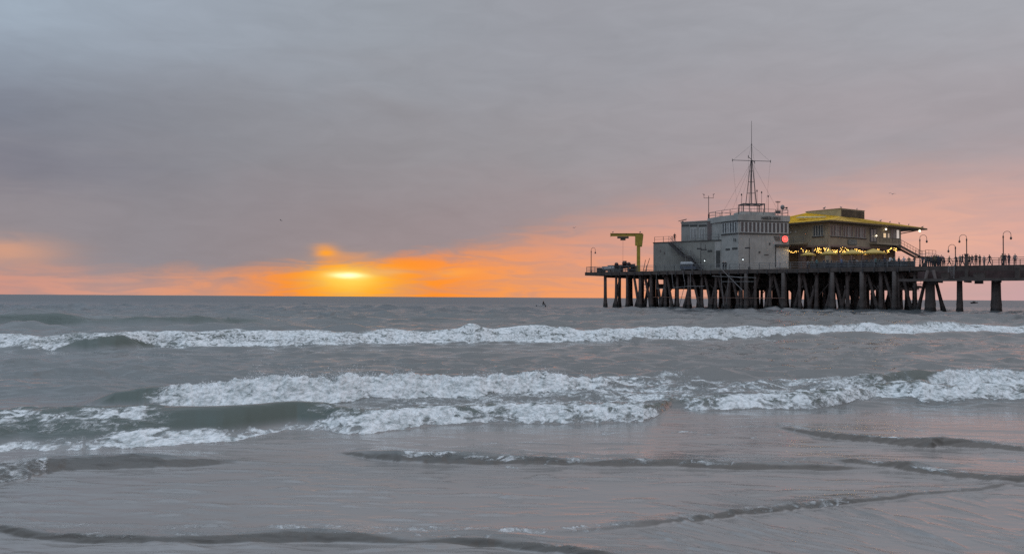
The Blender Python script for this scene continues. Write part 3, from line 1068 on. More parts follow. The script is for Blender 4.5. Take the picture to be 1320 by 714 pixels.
def street_lamp(p, label, flip=1, rz=None, h=5.0):
    o = empty('street_lamp', p, PROT if rz is None else rz)
    tag(o, label, 'street lamp', 'crook neck lamps along the pier')
    b = MB().lathe((0, 0, 0), [(.17, 0), (.17, .35), (.1, .5), (.075, 1.2), (.07, h * .8), (.1, h * .8 + .05), (.1, h * .8 + .3), (.05, h * .8 + .4)], 8)
    b.build('post', lamp_m, o, True)
    pts = [(0, 0, h * .8 + .3)]
    for k in range(11):
        a = math.pi - math.pi * k / 10
        pts.append((flip * (.5 + .5 * math.cos(a)), 0, h - .5 + .5 * math.sin(a)))
    pts.append((flip * 1.0, 0, h - .75))
    MB().path(pts, .035, 6).build('neck', lamp_m, o)
    MB().lathe((flip * 1.0, 0, h - 1.25), [(.03, 0), (.12, .05), (.16, .18), (.14, .3), (.06, .4), (.05, .52)], 8).build('lamp_head', lamp_m, o, True)
    return o


street_lamp(D(762, .6), 'leftmost crook neck street lamp standing alone at the sea end of the pier')
street_lamp(F(62.4, 1.6, DECK), 'crook neck street lamp just right of the yellow roofed restaurant')
lp_ = D(1232, 5.6)
street_lamp(lp_, 'shortest street lamp, crook turned left, on the far side of the deck', -1, h=zpix(1230, 315, lp_.y) - DECK)
street_lamp(D(1246.5, 4.5), 'tall street lamp with crook turned left above the ladder and boxes', -1)
street_lamp(F(74.0, .8, DECK), 'rightmost street lamp with crook turned right above a trio of people')

# --- yellow jib crane
yel = mat('crane_yellow', (.36, .28, .035), .55, .3, 1.5, streak=.3)
cp = D(823, 1.6)
cr_ = empty('jib_crane', cp, R(-6))
tag(cr_, 'yellow jib crane with a dark hoist at the end of the pier', 'crane')
H = 7.5
MB().box(-.33, .33, -.3, .3, 0, H - .9).box(-.5, .5, -.45, .45, 0, .12).build('mast', yel, cr_)
MB().prism([(-.65, -.32), (.45, -.32), (.45, .32), (-.65, .32)], H - 2.4, H - .25).build('knee', yel, cr_)
b = MB()
b.frustum([(.2, -.3), (.68, -.3), (.68, .3), (.2, .3)], [(.2, -.3), (.95, -.3), (.95, .3), (.2, .3)], H - 2.6, H - .2)
b.build('counter_bracket', yel, cr_)
b = MB().box(-5.4, .8, -.2, .2, H - .06, H).box(-5.4, .8, -.2, .2, H - .56, H - .5).box(-5.4, .8, -.06, .06, H - .5, H - .06).box(-5.45, -5.3, -.25, .25, H - .62, H + .05)
b.build('jib', yel, cr_)
b = MB().box(-4.1, -1.9, -.3, .3, H - .98, H - .62).box(-3.5, -2.5, -.25, .25, H - 1.35, H - .98)
hst = b.build('hoist', mat('hoist_grime', (.05, .05, .035), .6, .3, 2), cr_)
b = MB().tube((-3, 0, H - 1.35), (-3, 0, 1.3), .02, 5).lathe((-3, 0, .9), [(.02, 0), (.1, .1), (.1, .3), (.03, .42)], 6)
b.build('hook_line', darkst, cr_)

# --- clutter at the sea end
white_p = mat('weathered_white_paint', (.36, .38, .40), .5, .2, 2, streak=.3)
blk = mat('black_rubber', (.02, .02, .022), .7, .3, 3)
redp = mat('faded_red', (.22, .05, .04), .6, .3, 2)
bluep = mat('dull_blue_paint', (.07, .09, .13), .5, .25, 2)


def boat(name, p, rz, L, wd, h, hull, label, cat):
    o = empty(name, p, rz)
    tag(o, label, cat)
    vs, fs = [], []
    n = 9
    for i in range(n):
        f_ = i / (n - 1)
        w_ = wd / 2 * (math.sin(math.pi * min(1, .25 + f_ * .75)) ** .6 if f_ < 1 else 0.02)
        x = -L / 2 + L * f_
        zt = h + .25 * h * f_ ** 2
        vs += [(x, -w_, zt), (x, -w_ * .75, h * .35), (x, 0, .0 + .5 * h * f_ ** 3), (x, w_ * .75, h * .35), (x, w_, zt), (x, 0, zt - .03)]
    for i in range(n - 1):
        for k in range(6):
            fs.append((i * 6 + k, i * 6 + (k + 1) % 6, (i + 1) * 6 + (k + 1) % 6, (i + 1) * 6 + k))
    fs += [tuple(range(6)), tuple(range((n - 1) * 6 + 5, (n - 1) * 6 - 1, -1))]
    MB().add(vs, fs).build('hull', hull, o, True)
    return o


bo = boat('dinghy', D(783, 1.7, DECK + .25), PROT + .1, 3.2, 1.4, .7, white_p, 'upturned looking white dinghy on a cradle by the sea end railing', 'dinghy')
MB().box(-.9, -.75, -.5, .5, -.25, .12).box(.75, .9, -.5, .5, -.25, .12).build('cradle', wood, bo)
MB().box(-1.0, .6, -.45, .45, .62, .95).build('cover', mat('grey_tarpaulin', (.3, .32, .34), .8, .3, 3), bo)
bo = boat('rescue_boat', D(806, 2.4, DECK + .7), PROT, 4.6, 1.7, .75, mat('dark_hull', (.035, .03, .035), .5, .3, 2), 'dark rescue boat on a trailer left of the yellow crane', 'boat')
MB().box(-1.9, 1.9, -.5, .5, -.35, -.2).box(-1.0, -.8, -.5, .5, -.7, .1).box(.8, 1.0, -.5, .5, -.7, .1).build('trailer', darkst, bo)
MB().ball((-1.5, -.85, .85), .42).ball((.25, -.85, 1.05), .4).ball((1.4, -.85, .9), .36).build('fender', mat('fender_rubber', (.06, .03, .03), .6), bo, True)
MB().box(-.5, .5, -.3, .3, .7, 1.2).box(-.45, .45, -.28, -.22, 1.2, 1.55).build('console', darkst, bo)
for px_, t_, sx, sy, sz, m_, lb in ((773, .8, .9, .7, .9, darkst, 'dark locker box beside the leftmost street lamp'),
                                 (788, 3.6, 1.2, .9, 1.5, white_p, 'pale equipment cabinet behind the white dinghy'),
                                 (796, 4.2, 1.3, .9, .9, steel, 'grey equipment cabinet left of the dark rescue boat'),
                                 (817, 3.2, 1.0, .8, 1.25, wood, 'brown crate at the foot of the yellow crane')):
    o = empty('locker', D(px_, t_), PROT)
    tag(o, lb, 'locker')
    MB().box(-sx / 2, sx / 2, -sy / 2, sy / 2, .06, sz - .08).build('body', m_, o)
    MB().box(-sx / 2 - .04, sx / 2 + .04, -sy / 2 - .04, sy / 2 + .04, sz - .08, sz).build('lid', m_, o)
    MB().box(-sx / 2 + .05, -sx / 2 + .2, -sy / 2, sy / 2, 0, .06).box(sx / 2 - .2, sx / 2 - .05, -sy / 2, sy / 2, 0, .06).build('skid', darkst, o)
for (x0, y0, x1, y1), lb in (((832, 340, 839, 325), 'long leaning spar right of the yellow crane, nearest the building'),
                             ((829, 340, 833, 327), 'shorter leaning spar between the yellow crane and the building')):
    o = empty('boat_spar', D(x0, 2.6), PROT)
    tag(o, lb, 'spar')
    ln = (x1 - x0) / FPX * 166
    MB().tube((0, 0, .05), (ln * .9, 0, (y0 - y1) / FPX * 166 + .4), .07, 6, .05).build('spar', darkst, o)
    MB().box(-.3, .3, -.3, .3, 0, .12).tube((0, 0, .1), (0, .5, 1.1), .05, 5).build('footing', darkst, o)

# ------------------------------------------------------------------ harbour office
ho = empty('harbor_office', (40.6, 153, DECK))
tag(ho, 'pale grey harbour office with glazed lookout room and rooftop mast', 'building')
HB = Vector((40.6, 153))


def hl(x, y):
    return (x - HB.x, y - HB.y)


low_m = mat('grey_green_render', (.25, .256, .238), .85, .18, .5, .15, streak=.45)
tow_m = mat('pale_grey_render', (.37, .375, .36), .85, .16, .5, .15, streak=.4)
mid_m = mat('mid_grey_cladding', (.29, .297, .285), .8, .12, .6, .1, streak=.25)
trim_m = mat('dark_trim', (.055, .06, .06), .6, .25, 2)
mull_m = mat('pale_mullion', (.45, .47, .47), .6, .15, 2)
pane_m = glass('dusk_glass', (.055, .075, .085), .12)
pane_l = glass('curtained_glass', (.24, .25, .25), .3)
brn_m = mat('brown_cladding', (.15, .125, .125), .8, .2, 1)
tA, tB, tC, tD, tE = hl(38.5, 157), hl(40.6, 153), hl(50.4, 155.3), hl(48.2, 164), hl(37.2, 161.5)
TZ = 10.05
MB().prism([tA, tB, tC, tD, tE], 0, TZ - .02).build('tower_wall', tow_m, ho)


def grow(pts, d):
    c = Vector((sum(p[0] for p in pts) / len(pts), sum(p[1] for p in pts) / len(pts)))
    return [tuple(Vector(p) + (Vector(p) - c).normalized() * d) for p in pts]


MB().prism(grow([tA, tB, tC, tD, tE], .22), 9.0, TZ).build('roof_fascia', tow_m, ho)
b = MB()
for a_, b_ in ((tA, tB), (tB, tC)):
    L_ = (Vector(b_) - Vector(a_)).length
    b.wbox(a_, b_, .05, L_ - .02, 8.82, 8.985, .0, .16)
    b.wbox(a_, b_, .05, L_ - .02, 6.55, 6.72, .0, .14)
b.build('window_band_trim', trim_m, ho)


def windows(a_, b_, s0, s1, n, z0, z1, parent, frame, pane, fw=.09, every=None, name='window'):
    """a row of n separate windows, each with its frame and a pane set back in it"""
    w_ = (s1 - s0) / n
    for k in range(n):
        x0, x1 = s0 + k * w_ + .012, s0 + (k + 1) * w_ - .012
        f_ = MB()
        f_.wbox(a_, b_, x0, x0 + fw, z0, z1, .0, .09).wbox(a_, b_, x1 - fw, x1, z0, z1, .0, .09)
        f_.wbox(a_, b_, x0 + fw, x1 - fw, z1 - fw * .8, z1, .0, .085).wbox(a_, b_, x0 + fw, x1 - fw, z0, z0 + fw * .8, .0, .085)
        w = f_.build(name, frame, parent)
        pm_ = pane[k % len(pane)] if isinstance(pane, list) else pane
        MB().wbox(a_, b_, x0 + fw, x1 - fw, z0 + fw * .8, z1 - fw * .8, .0, .03).build('pane', pm_, w)


L_bc = (Vector(tC) - Vector(tB)).length
L_ab = (Vector(tB) - Vector(tA)).length
windows(tB, tC, .35, L_bc - .25, 12, 6.8, 8.78, ho, mull_m, pane_m, .13)
windows(tA, tB, .3, L_ab - .25, 6, 6.8, 8.78, ho, mull_m, [pane_m, pane_m, pane_l, pane_m, pane_m, pane_m], .12)


def on_wall(o, a_, b_, px):
    """distance along a wall (local to thing o) at which a bearing meets it"""
    ax, ay = a_[0] + o.location.x, a_[1] + o.location.y
    d = (Vector(b_[:2]) - Vector(a_[:2])).normalized()
    k = (px - 660) / FPX
    s = (k * ay - ax) / (d.x - k * d.y)
    return s, ay + d.y * s


def wrect(b, o, a_, b_, x0, y0, x1, y1, n0, n1):
    s0, Y0 = on_wall(o, a_, b_, x0)
    s1, Y1 = on_wall(o, a_, b_, x1)
    zt = zpix((x0 + x1) / 2, y0, (Y0 + Y1) / 2) - o.location.z
    zb = zpix((x0 + x1) / 2, y1, (Y0 + Y1) / 2) - o.location.z
    return b.wbox(a_, b_, s0, s1, max(zb, .01), zt, n0, n1)


# low block with stairs, mid block
lA, lB = hl(27.5, 166), hl(38.49, 157.01)
back = Vector((.63, .77)) * 13
LZ = 5.7
MB().prism([lA, lB, tuple(Vector(lB) + back), tuple(Vector(lA) + back)], 0, LZ - .01).build('low_wall', low_m, ho)
cap = grow([lA, lB, tuple(Vector(lB) + back), tuple(Vector(lA) + back)], .12)
MB().prism(cap, LZ - .1, LZ + .06).build('roof_edge', trim_m, ho)
mA, mB_ = hl(32.6, 164.4), hl(38.9, 159.3)
back2 = Vector((.63, .77)) * 8
MB().prism([mA, mB_, tuple(Vector(mB_) + back2), tuple(Vector(mA) + back2)], LZ + .07, 9.4).build('upper_wall', mid_m, ho)
MB().prism(grow([mA, mB_, tuple(Vector(mB_) + back2), tuple(Vector(mA) + back2)], .15), 9.41, 9.65).build('upper_roof', mid_m, ho)
b = MB()
wrect(b, ho, mA, mB_, 912, 286, 928, 309, .0, .05)
b.build('brown_panel', brn_m, ho)
for x0, x1 in ((890, 893.5), (894, 898), (901.5, 904.5), (905, 908.5)):
    b = MB(); wrect(b, ho, mA, mB_, x0, 293.5, x1, 308, .0, .05)
    w = b.build('window', mull_m, ho)
    b = MB(); wrect(b, ho, mA, mB_, x0 + .8, 294.5, x1 - .8, 307, .05, .07)
    b.build('pane', pane_l, w)
for x0, x1 in ((879, 888), (889.5, 899), (901, 911)):
    b = MB(); wrect(b, ho, mA, mB_, x0, 289.5, x1, 291.5, .0, .08)
    b.build('louvre', trim_m, ho)
# slit windows, door, gate, canopy on the lower walls
for a_, b_, x0, y0, x1, y1 in ((lA, lB, 912.5, 322.3, 918, 324.6), (tA, tB, 935.5, 320.3, 941, 322.6), (tA, tB, 943.8, 319, 950.8, 321.5)):
    b = MB(); wrect(b, ho, a_, b_, x0, y0, x1, y1, .0, .05)
    b.build('slit_window', trim_m, ho)
b = MB(); wrect(b, ho, lA, lB, 923.2, 323, 928.6, 345, .0, .06)
dr = b.build('door', trim_m, ho)
b = MB(); wrect(b, ho, lA, lB, 927.4, 334, 928, 335.2, .06, .12)
b.build('handle', steel, dr)
b = MB(); wrect(b, ho, lA, lB, 921.5, 311.5, 929.4, 346, .0, .03)
b.build('door_surround', tow_m, ho)
b = MB(); wrect(b, ho, tB, tC, 999, 315.3, 1016, 318.4, .0, .5)
b.build('canopy', trim_m, ho)
b = MB(); wrect(b, ho, tB, tC, 1000.5, 319.2, 1015.5, 345, .0, .06)
b.build('roller_gate', mull_m, ho)
b = MB(); wrect(b, ho, tB, tC, 999.4, 318.8, 1000.2, 345, .0, .07)
b.build('downpipe', trim_m, ho)
for x0, y0, x1, y1 in ((978, 324, 980, 326), (985, 327.8, 991, 328.4), (991.6, 313, 993, 315.5), (946, 307, 946.6, 311), (948, 307.5, 948.8, 311)):
    b = MB(); wrect(b, ho, tB if x0 > 952 else tA, tC if x0 > 952 else tB, x0, y0, x1, y1, .0, .09)
    b.build('wall_fitting', trim_m, ho)
for x0, y0 in ((851, 322), (856, 325), (874, 325), (877, 320)):
    b = MB(); wrect(b, ho, lA, lB, x0, y0, x0 + 1.2, y0 + 2.2, .0, .1)
    b.build('wall_fitting', brn_m, ho)
for k in range(3):
    b = MB(); wrect(b, ho, tB, tC, 997.5 + k, 305 + k * 2, 1005.5, 306 + k * 2, .0, .08)
    b.build('louvre', trim_m, ho)
wl = glow_mat('cool_lamp_glow', (.85, .95, 1.0), 2.2)
for a_, b_, x0, y0 in ((lA, lB, 909.2, 336.2), (tB, tC, 957, 334.6)):
    s, Y = on_wall(ho, a_, b_, x0)
    d = (Vector(b_) - Vector(a_)).normalized()
    p = Vector(a_) + d * s + Vector((d.y, -d.x)) * .25
    z_ = zpix(x0, y0, Y) - DECK
    l_ = MB().wbox(a_, b_, s - .15, s + .15, z_ + .14, z_ + .26, .0, .32).build('wall_lamp', trim_m, ho)
    MB().ball((p.x, p.y, z_), .09).build('bulb', wl, l_, True)
# outside stair on the low block
dl = (Vector(lB) - Vector(lA)).normalized()
nl = Vector((dl.y, -dl.x))


def lw(s, n, z):
    p = Vector(lA) + dl * s + nl * n
    return (p.x, p.y, z)


s_top, _ = on_wall(ho, lA, lB, 866)
s_mid, _ = on_wall(ho, lA, lB, 886)
s_land, _ = on_wall(ho, lA, lB, 891)
s_bot, _ = on_wall(ho, lA, lB, 908)
st_ = MB()
zm = 2.95
runs = ((s_top, LZ, s_mid, zm), (s_land, zm, s_bot, .1))
stair = MB()
for n_ in (.25, 1.25):
    for a0, z0, a1, z1 in runs:
        for dz_ in (-.15, .05):
            pass
        v_ = [lw(a0, n_, z0 - .5), lw(a1, n_, z1 - .5), lw(a1, n_, z1), lw(a0, n_, z0),
              lw(a0, n_ + .08, z0 - .5), lw(a1, n_ + .08, z1 - .5), lw(a1, n_ + .08, z1), lw(a0, n_ + .08, z0)]
        stair.add(v_, [(0, 1, 2, 3), (7, 6, 5, 4), (0, 4, 5, 1), (1, 5, 6, 2), (2, 6, 7, 3), (3, 7, 4, 0)])
so2 = stair.build('stair', darkst, ho)
b = MB()
for a0, z0, a1, z1 in runs:
    n = 14
    for k in range(n):
        f_ = (k + .5) / n
        s = a0 + (a1 - a0) * f_
        z = z0 + (z1 - z0) * f_
        b.wbox(lA, lB, s - .13, s + .13, z - .12, z - .08, .34, 1.24)
b.wbox(lA, lB, s_mid, s_land, zm - .1, zm, .25, 1.33)
b.build('tread', steel, so2)
b = MB()
for n_ in (.29, 1.29):
    for a0, z0, a1, z1 in runs:
        b.tube(lw(a0, n_, z0 + 1), lw(a1, n_, z1 + 1), .035, 5).tube(lw(a0, n_, z0 + .5), lw(a1, n_, z1 + .5), .025, 5)
        for k in range(5):
            f_ = k / 4
            b.tube(lw(a0 + (a1 - a0) * f_, n_, z0 + (z1 - z0) * f_), lw(a0 + (a1 - a0) * f_, n_, z0 + (z1 - z0) * f_ + 1), .025, 5)
b.build('handrail', rail_m, so2)
MB().tube(lw(s_mid + .3, 1.2, 0), lw(s_mid + .3, 1.2, zm), .07, 6).tube(lw(s_mid + .3, .3, 0), lw(s_mid + .3, .3, zm), .07, 6).build('stair_post', steel, so2)
# terrace and roof rails
q0, q1 = Vector(lw(.15, -.2, 0)[:2]), Vector(lw(s_top, -.2, 0)[:2])
railing([q0, q1], LZ + .06, ho, step=1.6, rails=(.55, 1.05), m=darkst, name='terrace_railing')
q2, q3 = Vector(lw(s_mid, -.2, 0)[:2]), Vector(lw(13.6, -.2, 0)[:2])
railing([q2, q3], LZ + .06, ho, step=1.6, rails=(.55, 1.05), name='terrace_railing')
rp_ = grow([tA, tB, tC, tD, tE], -.15)
railing(rp_ + [rp_[0]], TZ, ho, h=1.1, step=2.2, rails=(.55, 1.1), m=rail_m, name='roof_railing', r=.03)
MB().prism([hl(41.8, 155.6), hl(48.4, 157.1), hl(47.8, 160), hl(41.2, 158.5)], TZ + .005, TZ + .75).build('roof_hatch', tow_m, ho)
# lettering on the fascia
tx = bpy.data.curves.new('harbor_lettering', 'FONT')
tx.body = 'HARBOR OFFICE'
tx.size = .78
tx.extrude = .03
tx.align_x = 'CENTER'
to = bpy.data.objects.new('lettering', tx)
col.objects.link(to)
bpy.context.view_layer.update()
dg = bpy.context.evaluated_depsgraph_get()
tme = bpy.data.meshes.new_from_object(to.evaluated_get(dg))
bpy.data.objects.remove(to)
tme.materials.clear()
tme.materials.append(trim_m)
lt = link('lettering', tme, ho)
dbc = (Vector(tC) - Vector(tB)).normalized()
s_, _ = on_wall(ho, tB, tC, 993.3)
pp = Vector(tB) + dbc * s_ + Vector((dbc.y, -dbc.x)) * .27
lt.location = (pp.x, pp.y, 9.25)
lt.rotation_euler = (R(90), 0, math.atan2(dbc.y, dbc.x))
lt.scale = (.66, 1, 1)

# neon sign
s_, Y_ = on_wall(ho, tB, tC, 1011.2)
pp = Vector(tB) + dbc * s_ + Vector((dbc.y, -dbc.x)) * .14 + HB
ns = empty('neon_sign', (pp.x, pp.y, zpix(1011.2, 308.2, Y_)), math.atan2(dbc.y, dbc.x))
tag(ns, 'round glowing red neon sign on the corner of the harbour office', 'neon sign')
disc = MB()
N_ = 20
disc.add([(.62 * math.cos(2 * math.pi * k / N_), -.06, .62 * math.sin(2 * math.pi * k / N_)) for k in range(N_)]
         + [(.62 * math.cos(2 * math.pi * k / N_), .06, .62 * math.sin(2 * math.pi * k / N_)) for k in range(N_)],
         [tuple(range(N_)), tuple(range(2 * N_ - 1, N_ - 1, -1))] + [(k, k + N_, (k + 1) % N_ + N_, (k + 1) % N_) for k in range(N_)])
disc.build('back_plate', redp, ns)
b = MB()
for r_ in (.52, .27):
    b.path([(r_ * math.cos(2 * math.pi * k / N_), -.12, r_ * math.sin(2 * math.pi * k / N_)) for k in range(N_ + 1)], .05, 6)
b.path([(-.22, -.12, 0), (.22, -.12, 0)], .04, 5).path([(0, -.12, -.22), (0, -.12, .22)], .04, 5)
b.build('neon_tube', glow_mat('red_neon', (1.0, .13, .11), 2.4), ns)

# signal mast on the office roof
mz = DECK + TZ
mp = at(969, 270, 158.5)
sm = empty('signal_mast', (mp.x, 158.5, mz), R(4))
tag(sm, 'tall dark lattice signal mast with crossed yardarms on the harbour office roof', 'mast')
b = MB()
for sx in (-2.0, 2.0):
    for sy in (-1.2, 1.2):
        b.tube((sx, sy, 0), (sx, sy, 2.3), .1, 6)
for sy in (-1.2, 1.2):
    b.tube((-2.1, sy, 2.35), (2.1, sy, 2.35), .13, 6)
for sx in (-2.0, -.7, .7, 2.0):
    b.tube((sx, -1.25, 2.35), (sx, 1.25, 2.35), .11, 6)
b.tube((-.8, -1.2, 0), (-.8, -1.2, 2.3), .07, 6).tube((.8, -1.2, 0), (.8, -1.2, 2.3), .07, 6)
b.build('base_frame', darkst, sm)
HM = 10.6
b = MB()
for k in range(5):
    a = 2 * math.pi * k / 5 + .3
    b.tube((1.05 * math.cos(a), 1.05 * math.sin(a), 2.4), (.13 * math.cos(a), .13 * math.sin(a), HM), .07, 6, .06)
for zz_ in (4.5, 6.6, 8.6):
    rr = 1.05 + (.13 - 1.05) * (zz_ - 2.4) / (HM - 2.4)
    b.path([(rr * math.cos(2 * math.pi * k / 5 + .3), rr * math.sin(2 * math.pi * k / 5 + .3), zz_) for k in range(6)], .028, 4)
b.build('lattice', darkst, sm)
MB().tube((0, 0, 2.4), (0, 0, 13.6), .09, 8, .07).tube((0, 0, 13.6), (0, 0, 18.0), .05, 6, .03).ball((0, 0, 13.6), .13).build('pole', darkst, sm)
for (x, y), h_ in (((3.75, .3), 10.55), ((1.75, 3.2), 10.75)):
    y_ = MB().tube((-x, -y, h_), (x, y, h_), .055, 6)
    for q in (-1, 1):
        y_.tube((q * x, q * y, h_ - .25), (q * x, q * y, h_ + .25), .06, 6)
    y_.build('yardarm', darkst, sm)
b = MB()
for x, y, z0 in ((-3.7, -.3, 10.5), (3.7, .3, 10.5), (-1.7, -3.1, 10.7), (1.7, 3.1, 10.7)):
    b.tube((0, 0, 13.5), (x, y, z0), .014, 4)
    b.tube((x, y, z0), (x * .72, y * .6, .4), .012, 4)
for x, y in ((-5.4, 1), (4.8, -1.5), (-3, 3.5), (-3.2, -2)):
    b.tube((0, 0, 10.4), (x, y, .5), .014, 4)
b.build('stay', darkst, sm)
# small roof instruments
def antenna(px, y0, y1, Y, label, kind, m=darkst, name='antenna', zbase=None):
    p = at(px, y0, Y)
    zb = mz if zbase is None else zbase
    o = empty(name, (p.x, Y, zb))
    tag(o, label, 'antenna' if name == 'antenna' else name.replace('_', ' '))
    h = zpix(px, y1, Y) - zb
    if kind == 'whip':
        MB().tube((0, 0, 0), (0, 0, h), .05, 6, .025).build('rod', m, o)
        MB().lathe((0, 0, h), [(.1, -.3), (.13, -.1), (.06, .1)], 6).build('tip', m, o)
    elif kind == 'cross':
        MB().tube((0, 0, 0), (0, 0, h), .06, 6, .04).build('rod', m, o)
        MB().tube((-.5, 0, h - .1), (.5, 0, h - .1), .05, 5).box(-.35, .35, -.12, .12, h - .3, h - .2).build('crossbar', m, o)
        MB().box(-.4, .4, -.3, .3, .6, 1.1).build('instrument_box', m, o)
    elif kind == 'dish':
        MB().tube((0, 0, 0), (0, 0, h - .3), .05, 6).build('rod', m, o)
        MB().ball((0, 0, h), .4, .3, .45, 10, 7).build('radome', steel, o, True)
        MB().tube((0, 0, h), (.8, 0, h - .15), .06, 5).box(.6, .9, -.12, .12, h - .3, h + .02).build('arm', m, o)
    return o


antenna(956, 275, 250, 156.5, 'short whip antenna on the office roof left of the mast', 'whip')
antenna(982, 275, 247, 158, 'whip antenna with a fat tip just right of the mast', 'whip')
antenna(976, 275, 245, 160, 'thin antenna behind the right leg of the mast', 'whip')
antenna(990.5, 275, 252, 157.5, 'tall whip antenna halfway between the mast and the roof corner', 'whip')
antenna(1003, 275, 259, 157, 'instrument post with crossbar and box near the right end of the office roof', 'cross')
antenna(1009, 275, 267, 157, 'small round radome at the right corner of the office roof', 'dish')
wmst = empty('weather_mast', (at(913.5, 285, 164).x, 164, DECK + 9.65))
tag(wmst, 'thin weather mast with a forked top on the roof left of the lookout room', 'mast')
b = MB().tube((0, 0, 0), (0, 0, 1.5), .13, 6).tube((0, 0, 1.5), (0, 0, 5.0), .06, 6)
b.build('pole', darkst, wmst)
MB().tube((-.95, 0, 4.6), (.95, 0, 4.6), .04, 5).tube((-.9, 0, 4.6), (-.9, 0, 5.2), .035, 5).tube((.9, 0, 4.6), (.9, 0, 5.2), .035, 5).build('crossarm', darkst, wmst)
MB().ball((-.9, 0, 5.25), .12).ball((-1.1, 0, 5.35), .07).ball((.9, 0, 5.3), .1).ball((1.1, 0, 5.4), .07).build('anemometer', darkst, wmst)
rd = empty('roof_vent', (at(880, 284, 166).x, 166, DECK + 9.65))
tag(rd, 'small tilted roof vent at the left corner of the upper block', 'roof vent')
MB().box(-.15, .15, -.15, .15, 0, .3).build('stub', darkst, rd)
MB().add([(-.8, -.4, .25), (.7, -.4, .55), (.7, .4, .55), (-.8, .4, .25), (-.8, -.4, .33), (.7, -.4, .7), (.7, .4, .7), (-.8, .4, .33)],
         [(3, 2, 1, 0), (4, 5, 6, 7), (0, 1, 5, 4), (1, 2, 6, 5), (2, 3, 7, 6), (3, 0, 4, 7)]).build('cowl', darkst, rd)


# plain lamp poles in front of the office
def pole_lamp(px, t_, top, arm_y, label):
    p = D(px, t_)
    o = empty('pole_lamp', p, PROT)
    tag(o, label, 'lamp post', 'plain lamp poles in front of the harbour office')
    h = zpix(px, top, p.y) - DECK
    ha = zpix(px, arm_y, p.y) - DECK
    MB().tube((0, 0, 0), (0, 0, h), .08, 6, .05).build('post', darkst, o)
    MB().box(-.75, .1, -.15, .15, ha - .12, ha + .12).build('floodlight', darkst, o)
    MB().box(-.16, .16, -.16, .16, 0, .5).build('base', darkst, o)
    return o


pole_lamp(966, .9, 307, 319.5, 'dark pole with floodlight in front of the tall office wall')
o_ = pole_lamp(903.5, 1.2, 313, 320.5, 'dark pole with twin floodlight bar in front of the office stair')
MB().box(.1, 1.1, -.15, .15, 3.75, 3.95).tube((.9, 0, 3.9), (.9, 0, 4.8), .05, 5).build('floodlight_bar', darkst, o_)

# parked van below the stair
vn = empty('parked_van', D(889, 2.6), PROT)
vn.scale = (.85, .85, .85)
tag(vn, 'pale blue and white van parked under the office stair', 'van')
MB().prism([(-1.9, -.85), (1.9, -.85), (1.9, .85), (-1.9, .85)], .45, .95).prism([(-1.9, -.84), (1.1, -.84), (1.1, .84), (-1.9, .84)], .952, 1.6).build('lower_body', bluep, vn)
MB().frustum([(-1.9, -.84), (1.3, -.84), (1.3, .84), (-1.9, .84)], [(-1.8, -.7), (.6, -.7), (.6, .7), (-1.8, .7)], 1.603, 2.1).build('cab_top', white_p, vn)
for x0, x1 in ((-1.6, -.6), (-.5, .5)):
    MB().box(x0, x1, -.87, -.845, 1.1, 1.5).build('window', pane_m, vn)
for x in (-1.25, 1.2):
    for y in (-.8, .8):
        w = MB()
        w.add([(x + .34 * math.cos(2 * math.pi * k / 12), y - .1, .34 + .34 * math.sin(2 * math.pi * k / 12)) for k in range(12)]
              + [(x + .34 * math.cos(2 * math.pi * k / 12), y + .1, .34 + .34 * math.sin(2 * math.pi * k / 12)) for k in range(12)],
              [tuple(range(12)), tuple(range(23, 11, -1))] + [(k, k + 12, (k + 1) % 12 + 12, (k + 1) % 12) for k in range(12)])
        w.build('wheel', blk, vn)

# ------------------------------------------------------------------ restaurant
RK = Vector((57.8, 156.0))
re_, rf = Vector((.83, .56)).normalized(), Vector((-.56, .83)).normalized()
rs = empty('restaurant', (RK.x, RK.y, DECK))
tag(rs, 'tan two storey restaurant with a wide yellow hip roof hung with lights', 'building')
tan_m = mat('tan_render', (.33, .285, .21), .85, .16, .5, .2, streak=.3)
pink_m = mat('pinkish_render', (.24, .17, .145), .85, .2, .6, .2)
roof_m = mat('yellow_metal_roof', (.60, .37, .012), .9, .25, .5, .1, streak=.35)
roof_d = mat('darker_yellow_roof', (.46, .285, .035), .9, .25, .6, .1, streak=.4)  # darker yellow than the left slope, used on the other slopes
frame_m = mat('white_window_frame', (.42, .41, .38), .6, .15, 2)
rlit = glow_mat('warm_room_glow', (1.0, .72, .42), .55)
K0, K1 = Vector((0, 0)), re_ * 23.3
W0 = rf * 12.5


def tt2(v):
    return (v.x, v.y)


foot = [tt2(K0), tt2(K1), tt2(K1 + W0), tt2(W0)]
MB().prism(foot, 4.9, 8.98).build('upper_wall', tan_m, rs)
inset = [tt2(K0 + re_ * 1.2 + rf * 1.2), tt2(K1 - re_ * .6 + rf * 1.2), tt2(K1 + W0 - re_), tt2(W0 + re_)]
MB().prism(inset, 0, 4.9).build('ground_floor_wall', mat('brown_interior_wall', (.26, .175, .105), .8, .3, 1), rs)
MB().prism(grow(foot, .15), 4.55, 4.89).build('storey_band', pink_m, rs)
# corner pilasters
b = MB().wbox(foot[0], foot[1], .0, .55, .02, 8.9, .002, .12).wbox(foot[3], foot[0], 11.95, 12.5, .02, 8.9, .002, .12)
b.build('corner_pilaster', tan_m, rs)
for s in (3.5, 7, 10.5, 14, 17.5, 21):
    MB().wbox(foot[0], foot[1], s, s + .35, .02, 4.54, -.35, .0).build('column', pink_m, rs)
b = MB()
for s in (2.5, 6, 9):
    b.wbox(foot[3], foot[0], s, s + (1.6 if s == 6 else .4), .02, 4.54, -.35, .0)
b.build('side_wall', pink_m, rs)
